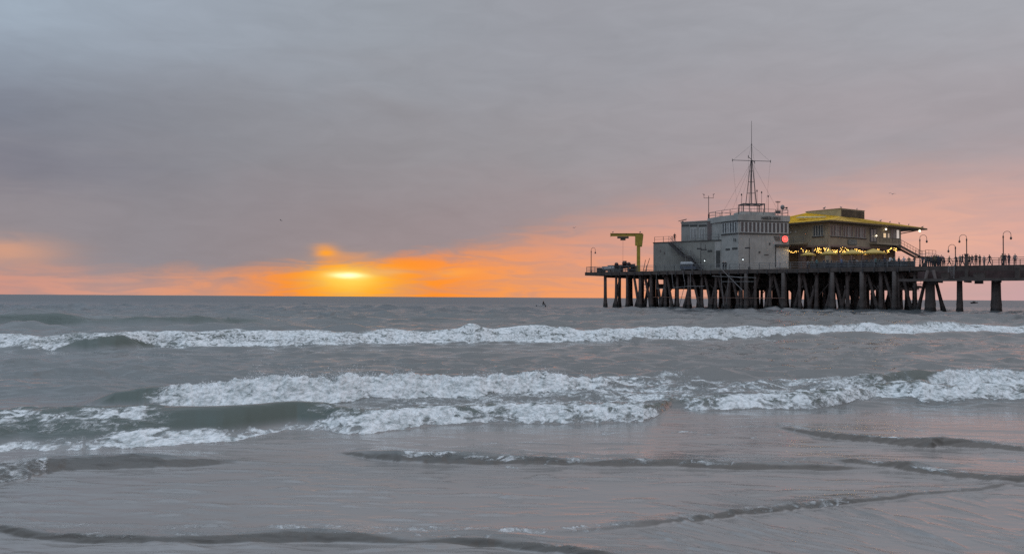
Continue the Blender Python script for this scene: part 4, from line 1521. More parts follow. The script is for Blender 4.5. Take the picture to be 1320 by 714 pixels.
# roof
e0 = Vector((57.5, 154.1)) - RK
base = [e0, e0 + re_ * 31.6, e0 + re_ * 31.6 + rf * 16, e0 + rf * 21]
bx0 = Vector((63.4, 164.6)) - RK
topr = [bx0, bx0 + re_ * 7.8, bx0 + re_ * 7.8 + rf * 7.9, bx0 + rf * 7.9]
EZ, RZ = 9.0, 10.75
MB().prism([tt2(v) for v in base], EZ - .02, EZ + .28).build('eave', mat('dark_eave', (.12, .085, .05), .7, .3, 2), rs)
b = MB()
B3 = [Vector((v.x, v.y, EZ + .284)) for v in base]
T3 = [Vector((v.x, v.y, RZ)) for v in topr]
T3[3].z, T3[0].z, T3[2].z = 12.2, 10.9, 11.4
b.add(B3 + T3, [(0, 1, 5, 4), (1, 2, 6, 5), (2, 3, 7, 6), (4, 5, 6, 7)])
b.build('roof_slope', roof_d, rs)
MB().add([B3[3], B3[0], T3[0], T3[3]], [(0, 1, 2, 3)]).build('roof_slope', roof_m, rs)
# standing seams on the two slopes in view
for (i, j), n, m_ in (((3, 0), 12, roof_m), ((0, 1), 26, roof_d)):
    for k in range(1, n):
        f_ = k / n
        p, q = B3[i].lerp(B3[j], f_), T3[i].lerp(T3[j], f_)
        MB().tube(p + Vector((0, 0, .02)), q + Vector((0, 0, .02)), .045, 4).build('seam', m_, rs)
# pale skylight strip on the yellow slope
def onleft(f_, h_, up):
    return B3[3].lerp(B3[0], f_).lerp(T3[3].lerp(T3[0], f_), h_) + Vector((0, 0, up))
sk = [onleft(.3, .6, .06), onleft(.8, .6, .06), onleft(.8, .7, .06), onleft(.3, .7, .06)]
MB().add(sk + [p + Vector((0, 0, .12)) for p in sk], [(3, 2, 1, 0), (4, 5, 6, 7), (0, 1, 5, 4), (1, 2, 6, 5), (2, 3, 7, 6), (3, 0, 4, 7)]).build('skylight', mat('pale_skylight', (.42, .36, .2), .5), rs)
pb = MB().prism([tt2(v) for v in topr], RZ - .3, 12.42)
pb.build('roof_box', mat('tan_roof_box', (.42, .36, .22), .8, .2, .6, .1, streak=.35), rs)
gp = MB().wbox(tt2(topr[0]), tt2(topr[1]), .3, 7.6, 10.8, 12.3, .0, .08)
gp.build('louvre_screen', mat('grimy_louvre', (.13, .11, .085), .8, .4, 1, .2, streak=.6), rs)
b = MB()
for k in range(9):
    b.wbox(tt2(topr[0]), tt2(topr[1]), .4, 7.5, 10.9 + k * .15, 10.96 + k * .15, .08, .13)
b.build('louvre_blades', MATS['grimy_louvre'], rs)
MB().prism(grow([tt2(v) for v in topr], .1), 12.421, 12.52).build('coping', tan_m, rs)


def rwall(px, wall=(0, 1)):
    return on_wall(rs, foot[wall[0]], foot[wall[1]], px)[0]


wz0, wz1 = 6.55, 8.6
for x0, x1, n in ((1070, 1084.5, 4), (1086.5, 1099.5, 4), (1101.5, 1116, 4)):
    windows(foot[0], foot[1], rwall(x0), rwall(x1), n, wz0, wz1, rs, frame_m, [pane_m, pane_m, pane_l, pane_m], .1)
windows(foot[3], foot[0], rwall(1048.5, (3, 0)), rwall(1061.8, (3, 0)), 4, wz0, wz1, rs, frame_m, pane_m, .1)
b = MB()
b.wbox(foot[0], foot[1], rwall(1069), rwall(1117), wz0 - .16, wz0 - .01, .0, .16).wbox(foot[3], foot[0], rwall(1047.5, (3, 0)), rwall(1062.5, (3, 0)), wz0 - .16, wz0 - .01, .0, .16)
b.build('sill', trim_m, rs)
# lit door and windows further right
b = MB(); wrect(b, rs, foot[0], foot[1], 1121.5, 294, 1130.5, 312, .0, .06)
dr = b.build('balcony_door', trim_m, rs)
b = MB(); wrect(b, rs, foot[0], foot[1], 1122.6, 295.5, 1125.6, 311, .06, .075); b.build('pane', pane_l, dr)
b = MB(); wrect(b, rs, foot[0], foot[1], 1126.6, 295.5, 1129.6, 311, .06, .075); b.build('pane', pane_l, dr)
for x0, x1, y0, y1, m_ in ((1138.5, 1142.5, 300, 307, rlit), (1144.2, 1147, 300.5, 307, glow_mat('dim_room_glow', (.8, .62, .45), .3)),
                           (1149, 1151.5, 295, 307.5, pane_m), (1152.3, 1154.8, 295.5, 307.5, pane_l), (1155.5, 1159.5, 296, 307.8, glow_mat('pale_room_glow', (.9, .8, .72), .42))):
    b = MB(); wrect(b, rs, foot[0], foot[1], x0, y0, x1, y1, .0, .05)
    w = b.build('window', frame_m, rs)
    b = MB(); wrect(b, rs, foot[0], foot[1], x0 + .5, y0 + .6, x1 - .5, y1 - .6, .05, .065)
    b.build('pane', m_, w)


def rpt(px, n_, y):
    s, Y = on_wall(rs, foot[0], foot[1], px)
    p = K0 + re_ * s + Vector((re_.y, -re_.x)) * n_
    return Vector((p.x, p.y, zpix(px, y, Y) - DECK))


warm = glow_mat('warm_bulb', (1.0, .82, .55), 4.0)
p = rpt(1139.5, .5, 295.6)
l_ = MB().tube(p, p + Vector((0, .3, .3)), .03, 5).build('wall_lamp', trim_m, rs)
MB().ball(p, .17).build('bulb', warm, l_, True)
p = rpt(1128, .35, 304)
l_ = MB().tube(p, p + Vector((0, .3, .3)), .03, 5).build('wall_lamp', trim_m, rs)
MB().ball(p, .13).build('bulb', warm, l_, True)
tip = e0 + re_ * 30.0 + rf * .7
l_ = MB().box(tip.x - .3, tip.x + .3, tip.y - .2, tip.y + .2, EZ - .2, EZ - .021).build('eave_floodlight', trim_m, rs)
MB().ball((tip.x - .1, tip.y - .25, EZ - .28), .2).build('bulb', warm, l_, True)
# roof tip struts
p1 = K1
MB().tube((p1.x, p1.y, 8.0), (tip.x, tip.y, EZ - .05), .1, 6).build('eave_strut', wood, rs)
# balcony and outside stair on the right
sb0, sb1 = rwall(1121), rwall(1149)
zb = 5.75
MB().wbox(foot[0], foot[1], sb0, sb1, zb - .3, zb, .0, 1.6).build('balcony', tan_m, rs)
se1 = sb1 + 8.0
zl = 3.55
b = MB()
for n_ in (.2, 1.5):
    v_ = []
    for nn_ in (n_, n_ + .1):
        for s, z in ((sb1, zb - .38), (se1, zl - .38), (se1, zl), (sb1, zb)):
            q = K0 + re_ * s + Vector((re_.y, -re_.x)) * nn_
            v_.append((q.x, q.y, z))
    b.add(v_, [(0, 1, 2, 3), (7, 6, 5, 4), (0, 4, 5, 1), (1, 5, 6, 2), (2, 6, 7, 3), (3, 7, 4, 0)])
rst = b.build('outside_stair', wood, rs)
b = MB()
for k in range(16):
    f_ = (k + .5) / 16
    s, z = sb1 + (se1 - sb1) * f_, zb + (zl - zb) * f_
    b.wbox(foot[0], foot[1], s - .28, s + .28, z - .14, z - .08, .3, 1.5)
b.wbox(foot[0], foot[1], se1 + .002, se1 + 3.8, zl - .25, zl, .2, 2.4)
b.build('tread', wood, rst)
b = MB()


def rq(s, n_, z):
    q = K0 + re_ * s + Vector((re_.y, -re_.x)) * n_
    return (q.x, q.y, z)


for k in range(9):
    f_ = k / 8
    s, z = sb1 + (se1 - sb1) * f_, zb + (zl - zb) * f_
    b.tube(rq(s, 1.55, z), rq(s, 1.55, z + 1.05), .03, 4)
b.tube(rq(sb1, 1.55, zb + 1.05), rq(se1, 1.55, zl + 1.05), .04, 5).tube(rq(sb1, 1.55, zb + .5), rq(se1, 1.55, zl + .5), .03, 5)
for n_ in (.25, 2.35):
    for k in range(4):
        b.tube(rq(se1 + k * 1.26, n_, zl), rq(se1 + k * 1.26, n_, zl + 1.3), .035, 4)
    for h_ in (.65, 1.3):
        b.tube(rq(se1, n_, zl + h_), rq(se1 + 3.78, n_, zl + h_), .035, 5)
for k in range(8):
    s = sb0 + (sb1 - sb0) * k / 7
    b.tube(rq(s, 1.55, zb), rq(s, 1.55, zb + 1.0), .025, 4)
b.tube(rq(sb0, 1.55, zb + 1), rq(sb1, 1.55, zb + 1), .035, 5)
b.build('handrail', darkst, rst)
MB().tube(rq(se1 + 3.6, .4, 0), rq(se1 + 3.6, .4, zl), .09, 6).tube(rq(se1 + 3.6, 2.2, 0), rq(se1 + 3.6, 2.2, zl), .09, 6).tube(rq(se1 + .2, 2.2, 0), rq(se1 + .2, 2.2, zl), .09, 6).build('stair_post', wood, rst)
# left recess: balcony with railing between office and restaurant
MB().wbox(foot[3], foot[0], 1.5, 8.2, 5.2, 5.45, .16, 1.5).build('side_balcony', tan_m, rs)
a_, b_ = Vector(foot[3]), Vector(foot[0])
dd = (b_ - a_).normalized()
nn2 = Vector((dd.y, -dd.x))
railing([a_ + dd * 1.5 + nn2 * 1.4, a_ + dd * 8.2 + nn2 * 1.4], 5.45, rs, h=1.05, step=2.2, rails=(.5, 1.05), name='side_balcony_railing')
for s in (4.4, 5.5):
    p = a_ + dd * s + nn2 * .06
    MB().ball((p.x, p.y, 7.6), .22, .22, .22, 8, 6).build('round_vent', frame_m, rs, True)
# sign board on the wall: pale script strokes
s_, Y_ = on_wall(rs, foot[0], foot[1], 1098.5)
pp = RK + re_ * s_ + Vector((re_.y, -re_.x)) * .05
sg = empty('wall_sign', (pp.x, pp.y, zpix(1098.5, 312.2, Y_)), math.atan2(re_.y, re_.x))
tag(sg, 'small pale script sign on the restaurant wall above the string lights', 'sign')
MB().box(-1.35, 1.35, -.08, .0, -.5, .5).build('board', mat('sign_board_green', (.16, .18, .17), .7), sg)
b = MB()
x = -1.05
b.path([(-1.1, -.1, -.25), (-1.0, -.1, .3), (-.85, -.1, -.1), (-.7, -.1, .32), (-.6, -.1, -.22)], .035, 5)
b.path([(-.5 + .07 * k, -.1, .1 * math.sin(k * 1.5) - .1) for k in range(22)], .03, 5)
b.path([(.95, -.1, .3), (.97, -.1, -.22), (1.1, -.1, -.15)], .035, 5)
b.build('script_strokes', frame_m, sg)

# ------------------------------------------------------------------ patio: strings of lights, umbrellas, tables
bulb_m = glow_mat('string_bulb', (1.0, .58, .13), 14.0)
rl = random.Random(21)


def string_light(p, q, sag, n, label, jit=.24):
    o = empty('string_light', (0, 0, 0))
    p, q = Vector(p), Vector(q)
    mid = (p + q) / 2
    o.location = mid
    tag(o, label, 'string lights', 'strings of warm bulbs over the restaurant patio')
    pts = []
    n = int(n * 1.9)
    for k in range(n + 1):
        f_ = k / n
        a = p.lerp(q, f_) - mid
        a.z -= sag * 4 * f_ * (1 - f_)
        pts.append(a)
    MB().path(pts, .012, 4).build('cable', darkst, o)
    b = MB()
    for a in pts:
        b.ball((a.x + rl.uniform(-jit, jit), a.y, a.z - .1 + rl.uniform(-jit, jit)), .042, n=6, m_=4)
    o2 = b.build('bulbs', bulb_m, o, True)
    o2['kind'] = 'stuff'


def patio(px, y, t_):
    p = D(px, t_)
    return Vector((p.x, p.y, zpix(px, y, p.y)))


for (a, b_, sag, n, t_), lb in (
        ((1017, 323.3), (1027.5, 323.5), .1, 7, 9.5) and (((1017, 322.8), (1027.5, 322.8), .15, 7, 9.5), 'short string of warm bulbs nearest the harbour office'),
        (((1034, 321), (1042.5, 324), .1, 7, 10.5), 'short sloping string of bulbs left of the restaurant corner'),
        (((1051.5, 319.5), (1058, 320), .1, 6, 8.5), 'upper of two bulb strings by the restaurant corner'),
        (((1051.5, 323.3), (1058, 323.5), .1, 6, 8.6), 'lower of two bulb strings by the restaurant corner'),
        (((1058, 319), (1083, 322.5), .3, 13, 8.8), 'string of bulbs sloping down from the restaurant corner'),
        (((1064, 319), (1080, 324), .2, 10, 6.5), 'string of bulbs above the smallest yellow umbrella'),
        (((1084, 320.5), (1108, 322.5), .5, 17, 8.5), 'brightest string of bulbs below the script sign'),
        (((1086, 324.5), (1104, 321), .3, 14, 6.5), 'string of bulbs rising to the right below the script sign'),
        (((1088, 319.5), (1118, 325), .2, 18, 5.2), 'long string of bulbs crossing over the middle yellow umbrella'),
        (((1106, 321.5), (1134, 322), .5, 16, 8.0), 'string of bulbs hung above the broad right hand umbrella'),
        (((1112, 324.5), (1132, 320.5), .2, 12, 6.0), 'string of bulbs crossing in front of the wall below the balcony'),
        (((1133, 322.5), (1147, 322), .3, 9, 6.5), 'string of bulbs below the balcony stair'),
        (((1145, 323), (1157.5, 322.5), -.35, 10, 5.5), 'rightmost string of bulbs arched at the foot of the stair')):
    string_light(patio(*a, t_), patio(*b_, t_), sag, n, lb)
b = MB()
umb_m = mat('yellow_canvas', (.42, .30, .075), .8, .15, 2)


def umbrella(px, t_, r, ze, zt, label):
    p = D(px, t_)
    o = empty('patio_umbrella', p, rl.uniform(0, 1))
    tag(o, label, 'umbrella', 'yellow umbrellas on the restaurant patio')
    n = 8
    vs = [(0, 0, zt)]
    for k in range(n):
        a = 2 * math.pi * k / n
        vs.append((.55 * r * math.cos(a), .55 * r * math.sin(a), ze + (zt - ze) * .42))
    for k in range(n):
        a = 2 * math.pi * k / n
        vs.append((r * math.cos(a), r * math.sin(a), ze))
    for k in range(n):
        a = 2 * math.pi * k / n
        vs.append((r * math.cos(a), r * math.sin(a), ze - .22))
    fs = [(0, 1 + k, 1 + (k + 1) % n) for k in range(n)]
    for ring in (0, 1):
        for k in range(n):
            k2 = (k + 1) % n
            fs.append((1 + ring * n + k, 1 + (ring + 1) * n + k, 1 + (ring + 1) * n + k2, 1 + ring * n + k2))
    c = MB().add(vs, fs).build('canopy', umb_m, o)
    sm_ = c.modifiers.new('thickness', 'SOLIDIFY')
    sm_.thickness = .02
    MB().tube((0, 0, 0), (0, 0, zt + .15), .04, 6).build('pole', darkst, o)
    MB().lathe((0, 0, 0), [(.35, 0), (.35, .08), (.06, .14)], 8).build('base', darkst, o)
    b = MB()
    for k in range(n):
        a = 2 * math.pi * k / n
        b.tube((0, 0, zt - .06), (r * math.cos(a), r * math.sin(a), ze - .03), .015, 4)
    b.build('ribs', wood, o)
    return o


umbrella(1069, 4.6, 1.45, 2.65, 3.3, 'smallest yellow umbrella, left on the restaurant patio')
umbrella(1099, 4.8, 2.0, 2.6, 3.25, 'middle yellow umbrella below the script sign')
umbrella(1126, 4.4, 2.1, 2.55, 3.3, 'broad right hand yellow umbrella below the balcony')
umbrella(1042, 7.5, 1.3, 2.75, 3.3, 'dim yellow umbrella set back beside the harbour office')

# bamboo-like wind screen round the patio: separate panels
scr = mat('dark_screen_panel', (.062, .066, .074), .85, .3, 2, .2, streak=.3)
pf = empty('patio_fence', F(45, 2.0, DECK), PROT)
tag(pf, 'low dark panelled fence round the restaurant patio', 'fence')
k = 0
for s in np.arange(0, 16.5, 1.5):
    MB().box(float(s), float(s) + 1.42, -.03, .03, .1, 1.02 + .05 * (k % 2)).build('panel', scr, pf)
    k += 1
for s in np.arange(-.04, 17, 1.5):
    MB().box(float(s) - .03, float(s) + .03, -.05, .05, 0, 1.15).build('post', darkst, pf)

chm = mat('pale_chair_metal', (.30, .31, .33), .5, .2, 2)
ch0 = empty('patio_chair', (0, 0, 0))
tag(ch0, 'x', 'chair', 'metal chairs on the restaurant patio')
MB().box(-.22, .22, -.22, .22, .43, .47).build('seat', chm, ch0)
b = MB().tube((-.2, .22, .47), (-.2, .3, .95), .02, 5).tube((.2, .22, .47), (.2, .3, .95), .02, 5).box(-.2, .2, .27, .31, .8, .95).box(-.03, .03, .25, .28, .47, .8)
b.build('backrest', chm, ch0)
for x in (-.2, .2):
    for y in (-.2, .2):
        MB().tube((x, y, 0), (x * .95, y * .95, .43), .02, 5).build('leg', chm, ch0)
tb0 = empty('patio_table', (0, 0, 0))
tag(tb0, 'x', 'table', 'round tables on the restaurant patio')
MB().lathe((0, 0, .71), [(.55, 0), (.55, .04)], 14).build('tabletop', chm, tb0)
MB().tube((0, 0, .03), (0, 0, .71), .04, 6).build('pedestal', darkst, tb0)
MB().lathe((0, 0, 0), [(.3, 0), (.28, .04), (.05, .08)], 10).build('foot', darkst, tb0)
first_c = first_t = True
for px_, t_, nm in ((1056, 3.4, 'left of the smallest yellow umbrella'), (1076, 3.6, 'under the right edge of the smallest umbrella'), (1092, 3.2, 'left of the middle umbrella pole'),
                   (1110, 3.4, 'between the middle and the broad umbrellas'), (1140, 3.2, 'right of the broad umbrella')):
    p = D(px_, t_)
    o = tb0 if first_t else copy_tree(tb0)
    first_t = False
    o.location = p
    o['label'] = 'round patio table ' + nm
    for q, side in ((-1, 'left'), (1, 'right')):
        c = ch0 if first_c else copy_tree(ch0)
        first_c = False
        c.location = p + Vector((q * .8, -.1, 0))
        c.rotation_euler = (0, 0, -q * R(80))
        c['label'] = 'metal chair at the %s of the table %s' % (side, nm)

# boxes and ladder on the lower walkway
for px_, sx, sz, m_, lb, ct in ((1226, 1.0, 1.9, steel, 'tall grey ladder rack standing on the lower walkway left of the lamp', 'ladder'),
                              (1219, 1.0, 1.0, wood, 'dark crate on the lower walkway near its left end', 'crate'),
                              (1263, 1.5, .9, conc, 'pale flat box on the lower walkway left of the last pile', 'box'),
                              (1312, .5, 1.5, conc, 'narrow pale cabinet at the right end of the lower walkway', 'cabinet')):
    s = s_at(px_, -1.6)
    o = empty('ladder_rack' if ct == 'ladder' else ct, F(s, -1.6, LW), PROT)
    tag(o, lb, ct)
    if ct == 'ladder':
        MB().tube((-.4, 0, 0), (-.4, .3, 2.1), .05, 5).tube((.4, 0, 0), (.4, .3, 2.1), .05, 5).build('stile', m_, o)
        for k in range(6):
            MB().tube((-.4, .3 * k / 7 + .04, .3 + k * .3), (.4, .3 * k / 7 + .04, .3 + k * .3), .035, 5).build('rung', m_, o)
    else:
        MB().box(-sx / 2, sx / 2, -.4, .4, .05, sz - .06).build('body', m_, o)
        MB().box(-sx / 2 - .03, sx / 2 + .03, -.43, .43, sz - .06, sz).build('lid', m_, o)
        MB().box(-sx / 2 + .05, -sx / 2 + .15, -.4, .4, 0, .05).box(sx / 2 - .15, sx / 2 - .05, -.4, .4, 0, .05).build('skid', darkst, o)
s = s_at(1246, -1.0)
o = empty('utility_post', F(s, -1.0, LW), PROT)
tag(o, 'stout pale post rising from the lower walkway under the left turned lamp', 'post')
MB().box(-.2, .2, -.2, .2, 0, 3.6).build('shaft', conc, o)
MB().box(-.26, .26, -.26, .26, 3.6, 3.75).build('cap', conc, o)
MB().box(-.9, 1.1, -.3, .3, 0, .35).build('footing', conc, o)
# ------------------------------------------------------------------ people
def person_mesh(name, pose):
    """one continuous skinned body; faces -Y; feet at z 0"""
    P, E, Rr = [], [], []

    def v(p, r, link_to=None):
        P.append(p); Rr.append(r)
        if link_to is not None:
            E.append((link_to, len(P) - 1))
        return len(P) - 1
    lean = pose.get('lean', 0)

    def sp(x, y, z):
        k = max(0, z - .92)
        return (x, y - k * math.sin(lean), .92 + k * math.cos(lean)) if z > .92 else (x, y, z)
    sit = pose.get('sit', False)
    pel = v((0, 0, .92), (.15, .11))
    wst = v(sp(0, .01, 1.1), (.135, .10), pel)
    cst = v(sp(0, 0, 1.32), (.165, .115), wst)
    nb = v(sp(0, .01, 1.47), (.06, .06), cst)
    n2 = v(sp(0, -.01, 1.53), (.05, .055), nb)
    h1 = v(sp(0, -.02, 1.60), (.078, .09), n2)
    v(sp(0, -.02, 1.70), (.07, .085), h1)
    nose = v(sp(0, -.125, 1.60), (.012, .012), h1)
    for sd in (-1, 1):
        arm = pose.get('arms', {}).get(sd, ((.25, .02, 1.16), (.26, -.08, .92)))
        sh = v(sp(sd * .19, .0, 1.39), (.06, .06), cst)
        el = v(sp(sd * arm[0][0], arm[0][1], arm[0][2]), (.043, .043), sh)
        wr = v(sp(sd * arm[1][0], arm[1][1], arm[1][2]), (.03, .03), el)
        d = (Vector(sp(sd * arm[1][0], arm[1][1], arm[1][2])) - Vector(sp(sd * arm[0][0], arm[0][1], arm[0][2]))).normalized()
        w = Vector(P[wr])
        palm = v(tuple(w + d * .07), (.036, .022), wr)
        for k, ln in enumerate((.075, .085, .08, .062)):
            v(tuple(Vector(P[palm]) + d * ln + Vector((0, -.03 + .02 * k, 0))), (.009, .009), palm)
        v(tuple(w + d * .09 + Vector((-sd * .035, -.05, 0))), (.01, .01), wr)
        st_ = pose.get('step', 0) * sd
        hp = v((sd * .095, 0, .86), (.10, .10), pel)
        if sit:
            kn = v((sd * .13, -.45, .88), (.07, .07), hp)
            an = v((sd * .14, -.5, .46), (.045, .05), kn)
            v((sd * .14, -.63, .41), (.045, .035), an)
        else:
            kn = v((sd * .10, -.02 - st_ * .22, .49), (.068, .07), hp)
            an = v((sd * .10, .02 - st_ * .38, .09 + (.03 if st_ < 0 else 0)), (.043, .048), kn)
            v((sd * .115, -.13 - st_ * .38, .045), (.045, .035), an)
    me_ = bpy.data.meshes.new(name)
    me_.from_pydata(P, E, [])
    o = bpy.data.objects.new(name, me_)
    col.objects.link(o)
    sk = o.modifiers.new('skin', 'SKIN')
    for i, r in enumerate(Rr):
        me_.skin_vertices[0].data[i].radius = r
    me_.skin_vertices[0].data[pel].use_root = True
    o.modifiers.new('sub', 'SUBSURF').levels = 1
    bpy.context.view_layer.update()
    dg_ = bpy.context.evaluated_depsgraph_get()
    out = bpy.data.meshes.new_from_object(o.evaluated_get(dg_))
    bpy.data.objects.remove(o)
    out.name = name
    out.materials.clear()
    for _ in range(5):
        out.materials.append(None)
    c, s_ = math.cos(lean), math.sin(lean)
    for p in out.polygons:
        x, y, z = p.center
        k = z - .92
        zz_ = .92 + (k * c - y * s_) if z > .92 else z      # unlean
        yy_ = y * c + k * s_ if z > .92 else y
        p.use_smooth = True
        if zz_ < .1 and not sit: i = 3
        elif sit and z < .43: i = 3
        elif zz_ > 1.50 and abs(x) < .13:
            i = 4 if (zz_ > 1.665 or (yy_ > .0 and zz_ > 1.55)) else 2
        elif zz_ > .93 or abs(x) > .2 and zz_ > .82 and not sit:
            i = 0
        else: i = 1
        if abs(x) > .2 and zz_ < .94 and zz_ > .7 and not sit: i = 2
        p.material_index = i
    return out


POSES = {
    'stand': person_mesh('person_standing', {}),
    'walk': person_mesh('person_walking', {'step': 1, 'arms': {-1: ((.25, -.12, 1.16), (.24, -.28, .98)), 1: ((.25, .14, 1.16), (.25, .12, .92))}}),
    'lean': person_mesh('person_leaning', {'lean': R(22), 'arms': {-1: ((.24, -.16, 1.18), (.16, -.36, 1.12)), 1: ((.24, -.16, 1.18), (.16, -.36, 1.12))}}),
    'folded': person_mesh('person_folded', {'arms': {-1: ((.25, -.05, 1.15), (.06, -.24, 1.16)), 1: ((.25, -.05, 1.15), (.08, -.26, 1.22))}}),
    'phone': person_mesh('person_phone', {'arms': {-1: ((.23, -.1, 1.15), (.12, -.36, 1.38)), 1: ((.25, .02, 1.16), (.26, -.04, .92))}}),
    'sit': person_mesh('person_sitting', {'sit': True, 'lean': R(8), 'arms': {-1: ((.24, -.12, 1.15), (.18, -.34, 1.0)), 1: ((.24, -.12, 1.15), (.18, -.34, 1.0))}}),
}
cloth = {n: mat('cloth_' + n, c, .9, .15, 6) for n, c in dict(black=(.018, .018, .02), charcoal=(.04, .04, .045), navy=(.025, .032, .06), white=(.62, .63, .66),
         grey=(.2, .2, .21), red=(.2, .035, .03), blue=(.07, .12, .24), brown=(.09, .06, .04), tan=(.3, .24, .17), teal=(.05, .14, .15), pink=(.4, .22, .24), olive=(.1, .1, .06)).items()}
skin = [mat('skin_' + n, c, .6, .05, 4) for n, c in (('a', (.42, .26, .19)), ('b', (.26, .15, .1)), ('c', (.5, .33, .26)))]
hair = [mat('hair_' + n, c, .7, .2, 8) for n, c in (('dark', (.018, .014, .012)), ('brown', (.06, .035, .02)), ('fair', (.25, .18, .1)))]
shoe = mat('dark_shoe', (.03, .03, .03), .7)
rq_ = random.Random(5)


def person(pose, p, face, top, legs, label, group=None, k=1.0, hi=None):
    o = link('person', POSES[pose])
    for i, m_ in enumerate((cloth[top], cloth[legs], skin[rq_.randrange(3)], shoe, hair[rq_.randrange(3) if hi is None else hi])):
        o.material_slots[i].link = 'OBJECT'
        o.material_slots[i].material = m_
    o.location = p
    o.rotation_euler = (0, 0, R(face))
    o.scale = (k, k, k)
    tag(o, label, 'person', group)
    return o


# facing: 0 looks to the viewer, 180 out to sea
q_ = Vector(lw(s_top + .2, -.75, 0)[:2]) + HB
person('stand', (q_.x, q_.y, DECK + LZ + .06), 150, 'black', 'charcoal', 'dark clothed person standing alone on the office terrace at the stair head')
person('folded', D(932.5, 1.4), 20, 'black', 'navy', 'person in black beside the dark office door')
person('stand', D(935.6, 1.6), 200, 'charcoal', 'black', 'person in charcoal standing just right of the one in black by the office door')
for px_, t_, ps, fc_, tp, lg, kk, lb in (
        (1041, 2.4, 'lean', 10, 'grey', 'navy', .9, 'grey topped person leaning at the rail between the office and the restaurant'),
        (1053, 1.3, 'stand', 190, 'teal', 'black', 1, 'teal topped person at the patio corner under the first lights'),
        (1062, 3.0, 'folded', 30, 'navy', 'charcoal', 1, 'navy clothed person left of the smallest yellow umbrella'),
        (1072, 3.2, 'stand', 60, 'black', 'black', 1, 'person in all black under the smallest yellow umbrella'),
        (1089, 4.2, 'stand', -20, 'tan', 'navy', 1.04, 'tan topped person left of the middle umbrella'),
        (1096, 2.8, 'phone', 10, 'charcoal', 'black', 1, 'person in charcoal holding up a phone under the middle umbrella'),
        (1105, 4.4, 'stand', 15, 'white', 'navy', 1.02, 'white topped person right of the middle umbrella'),
        (1117, 3.6, 'folded', -30, 'navy', 'black', 1, 'navy topped person under the broad umbrella'),
        (1123.5, 4.2, 'stand', 20, 'grey', 'charcoal', 1.03, 'grey topped person at the pole of the broad umbrella'),
        (1134, 2.6, 'stand', 160, 'black', 'navy', 1, 'black topped person right of the broad umbrella'),
        (1147, 1.6, 'lean', 20, 'white', 'black', 1.1, 'person in a white top bending forward at the patio rail'),
        (1153, 2.2, 'walk', 70, 'teal', 'navy', 1.05, 'teal topped person walking just right of the bending white top'),
        (1159, 2.0, 'stand', 100, 'charcoal', 'black', 1.04, 'person in charcoal at the foot of the restaurant stair'),
        (1165.5, 3.5, 'walk', -60, 'white', 'white', 1.08, 'person in white at the restaurant stair foot'),
        (1172, 1.5, 'stand', 170, 'olive', 'brown', 1, 'olive topped person under the stair landing'),
        (1179, 1.2, 'folded', 190, 'black', 'charcoal', .97, 'person in black left of the lamp by the restaurant'),
        (1193.5, 1.0, 'lean', 180, 'charcoal', 'black', 1, 'first person right of the lamp by the restaurant, leaning out to sea'),
        (1198.6, 1.2, 'stand', 170, 'black', 'navy', 1, 'second person right of the lamp by the restaurant, slim and upright'),
        (1203.6, .9, 'stand', 120, 'brown', 'charcoal', 1.06, 'brown topped person at the left side of the dense crowd'),
        (1207.5, 1.6, 'stand', 200, 'charcoal', 'black', 1.12, 'tallest dark person in the middle of the dense crowd'),
        (1206, .5, 'folded', 20, 'olive', 'black', 1, 'olive topped person in front of the tallest one in the crowd'),
        (1210.6, .8, 'stand', 160, 'navy', 'navy', 1.02, 'navy clothed person at the right of the crowd front'),
        (1214, 1.9, 'stand', 150, 'pink', 'charcoal', 1.1, 'pink topped person at the right end of the dense crowd'),
        (1241, 1.2, 'walk', 90, 'black', 'charcoal', 1.06, 'dark figure walking between the two left turned lamps'),
        (1253.5, 1.0, 'walk', -80, 'charcoal', 'navy', 1, 'person just right of the stout pale post, walking'),
        (1258.5, .9, 'stand', 160, 'black', 'black', 1.08, 'left of the close dark pair right of the pale post'),
        (1263.5, 1.1, 'folded', 200, 'charcoal', 'brown', 1, 'right of the close dark pair right of the pale post'),
        (1292.5, .9, 'stand', 180, 'tan', 'charcoal', 1.06, 'tan topped person left of the rightmost lamp post'),
        (1296, .7, 'folded', 150, 'charcoal', 'black', 1.04, 'person in charcoal in front of the rightmost lamp post'),
        (1301, 1.1, 'stand', 200, 'navy', 'navy', 1.03, 'navy clothed person right of the rightmost lamp post')):
    pz = D(px_, t_)
    person(ps, pz, fc_, tp, lg, lb, 'people along the pier deck', kk)
